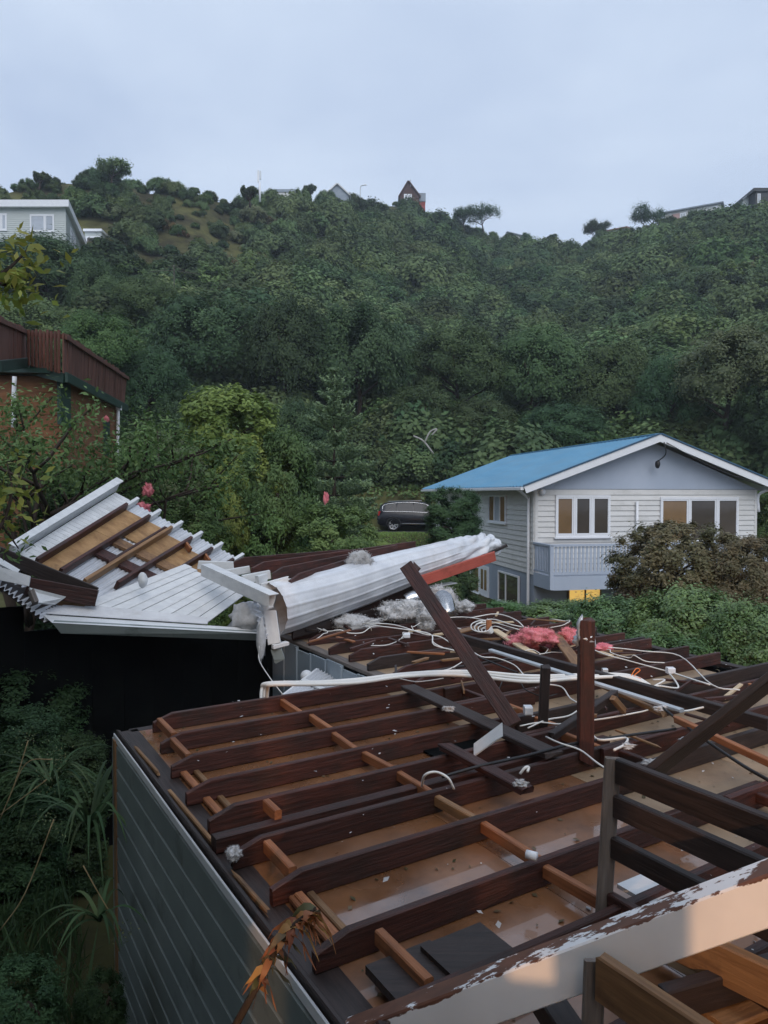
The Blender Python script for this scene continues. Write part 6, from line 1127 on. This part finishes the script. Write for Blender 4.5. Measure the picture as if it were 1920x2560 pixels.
# leafy ground cover on the bank behind the drive
rng = np.random.default_rng(8); n = 42000; X_ = rng.uniform(-16, 24, n); Y_ = rng.uniform(30, 53, n); kp = ~((X_ > -2.5) & (X_ < 7) & (Y_ > 35) & (Y_ < 41)) & ~((X_ > -1.2) & (X_ < 10) & (Y_ > 40.3) & (Y_ < 43.7)) & ~((X_ > 1.8) & (X_ < 14) & (Y_ < 38.5)); X_, Y_ = X_[kp], Y_[kp]; C = np.stack([X_, Y_, ground(X_, Y_) + .05 + .25 * rng.random(len(X_))], 1); N = rng.normal(size=(len(C), 3)) * .6 + np.array([0, -.5, 1])
o = link('ground_cover', leaf_mesh('ground_cover', C, N, .22 + .15 * rng.random(len(C)), lf_hedge, asp=.6), None); tag(o, 'low leafy creeper covering the bank behind the drive', 'ground cover', kind='stuff')

n = 30000; X_ = rng.uniform(-4, 8, n); Y_ = rng.uniform(28, 40.4, n); kp = ~((X_ > 1.2 + .187 * (37 - Y_)) & (Y_ < 38.5)); X_, Y_ = X_[kp], Y_[kp]; C = np.stack([X_, Y_, ground(X_, Y_) + .05], 1); N = rng.normal(size=(len(C), 3)) * .7 + np.array([0, -1.0, .5])
tag(link('grass', leaf_mesh('grass', C, N, .10 + .10 * rng.random(len(C)), lf_light, asp=.22, droop=-1.5), None), 'rough green lawn sloping down in front of the parked car', 'grass', kind='stuff')

# ------------------------------------------------------------------ the house the picture is taken from: its lit window throws warm patches on the barge board
nh = empty('neighbour_house', (0, -.9, 0), 'house behind the viewer with one lit window', 'house'); yw = -.62
def nwall(x0, x1, z0, z1, name='wall', mat=wb_white, y0=yw - .12, y1=yw): MB().box(((x0 + x1) / 2, (y0 + y1) / 2, (z0 + z1) / 2), ((x1 - x0) / 2, 0, 0), (0, (y1 - y0) / 2, 0), (0, 0, (z1 - z0) / 2)).build(name, mat, nh)
wz0, wz1 = CZ - .95, CZ + .75
nwall(-7, -.05, -.2, CZ + 1.5); nwall(-7, -.9, CZ + 1.62, CZ + 4.8); nwall(1.45, 7, -.2, CZ + 1.5); nwall(-.05, 1.45, -.2, wz0); nwall(-.05, 1.45, wz1, CZ + 1.5)  # left wall above the roof is unseen, added to block sun from the garden
for (a, b) in ((.03, .352), (.42, .59)): nwall(a, b, wz0, wz1, 'light_baffle', white_clean)  # unseen bars, shaped to split the lamp light into patches
nwall(.352, .42, wz0, CZ - .42, 'light_baffle', white_clean); nwall(-7, 7, CZ + 1.5, CZ + 1.6, 'roof', grey_roof, -5.2, -.2); nwall(-7, 7, -.2, CZ + 1.5, 'wall', wb_white, -5.2, -5.1); nwall(-7, -6.9, -.2, CZ + 1.5, 'wall', wb_white, -5.1, yw - .12); nwall(6.9, 7, -.2, CZ + 1.5, 'wall', wb_white, -5.1, yw - .12)
lp_ = bpy.data.lights.new('room_lamp', 'POINT'); lp_.energy = 650; lp_.color = (1.0, .55, .28); lp_.shadow_soft_size = .02; lo_ = bpy.data.objects.new('room_lamp', lp_); COL.objects.link(lo_); lo_.location = (.30, -3.0, CZ + .55)

# ------------------------------------------------------------------ damp air that pales the far slope
hm = bpy.data.materials.new('damp_air'); hm.use_nodes = True; hnt = hm.node_tree; hnt.nodes.clear(); ho = hnt.nodes.new('ShaderNodeOutputMaterial'); pv = hnt.nodes.new('ShaderNodeVolumePrincipled'); hnt.links.new(pv.outputs[0], ho.inputs['Volume'])
pv.inputs['Color'].default_value = (.78, .89, 1.0, 1); pv.inputs['Density'].default_value = .0006; pv.inputs['Anisotropy'].default_value = 0.0
hz = MB().box((0, 290, 45), (450, 0, 0), (0, 440, 0), (0, 0, 75)).build('haze', hm); tag(hz, 'thin damp haze hanging over the valley and hillside', 'haze', kind='stuff')
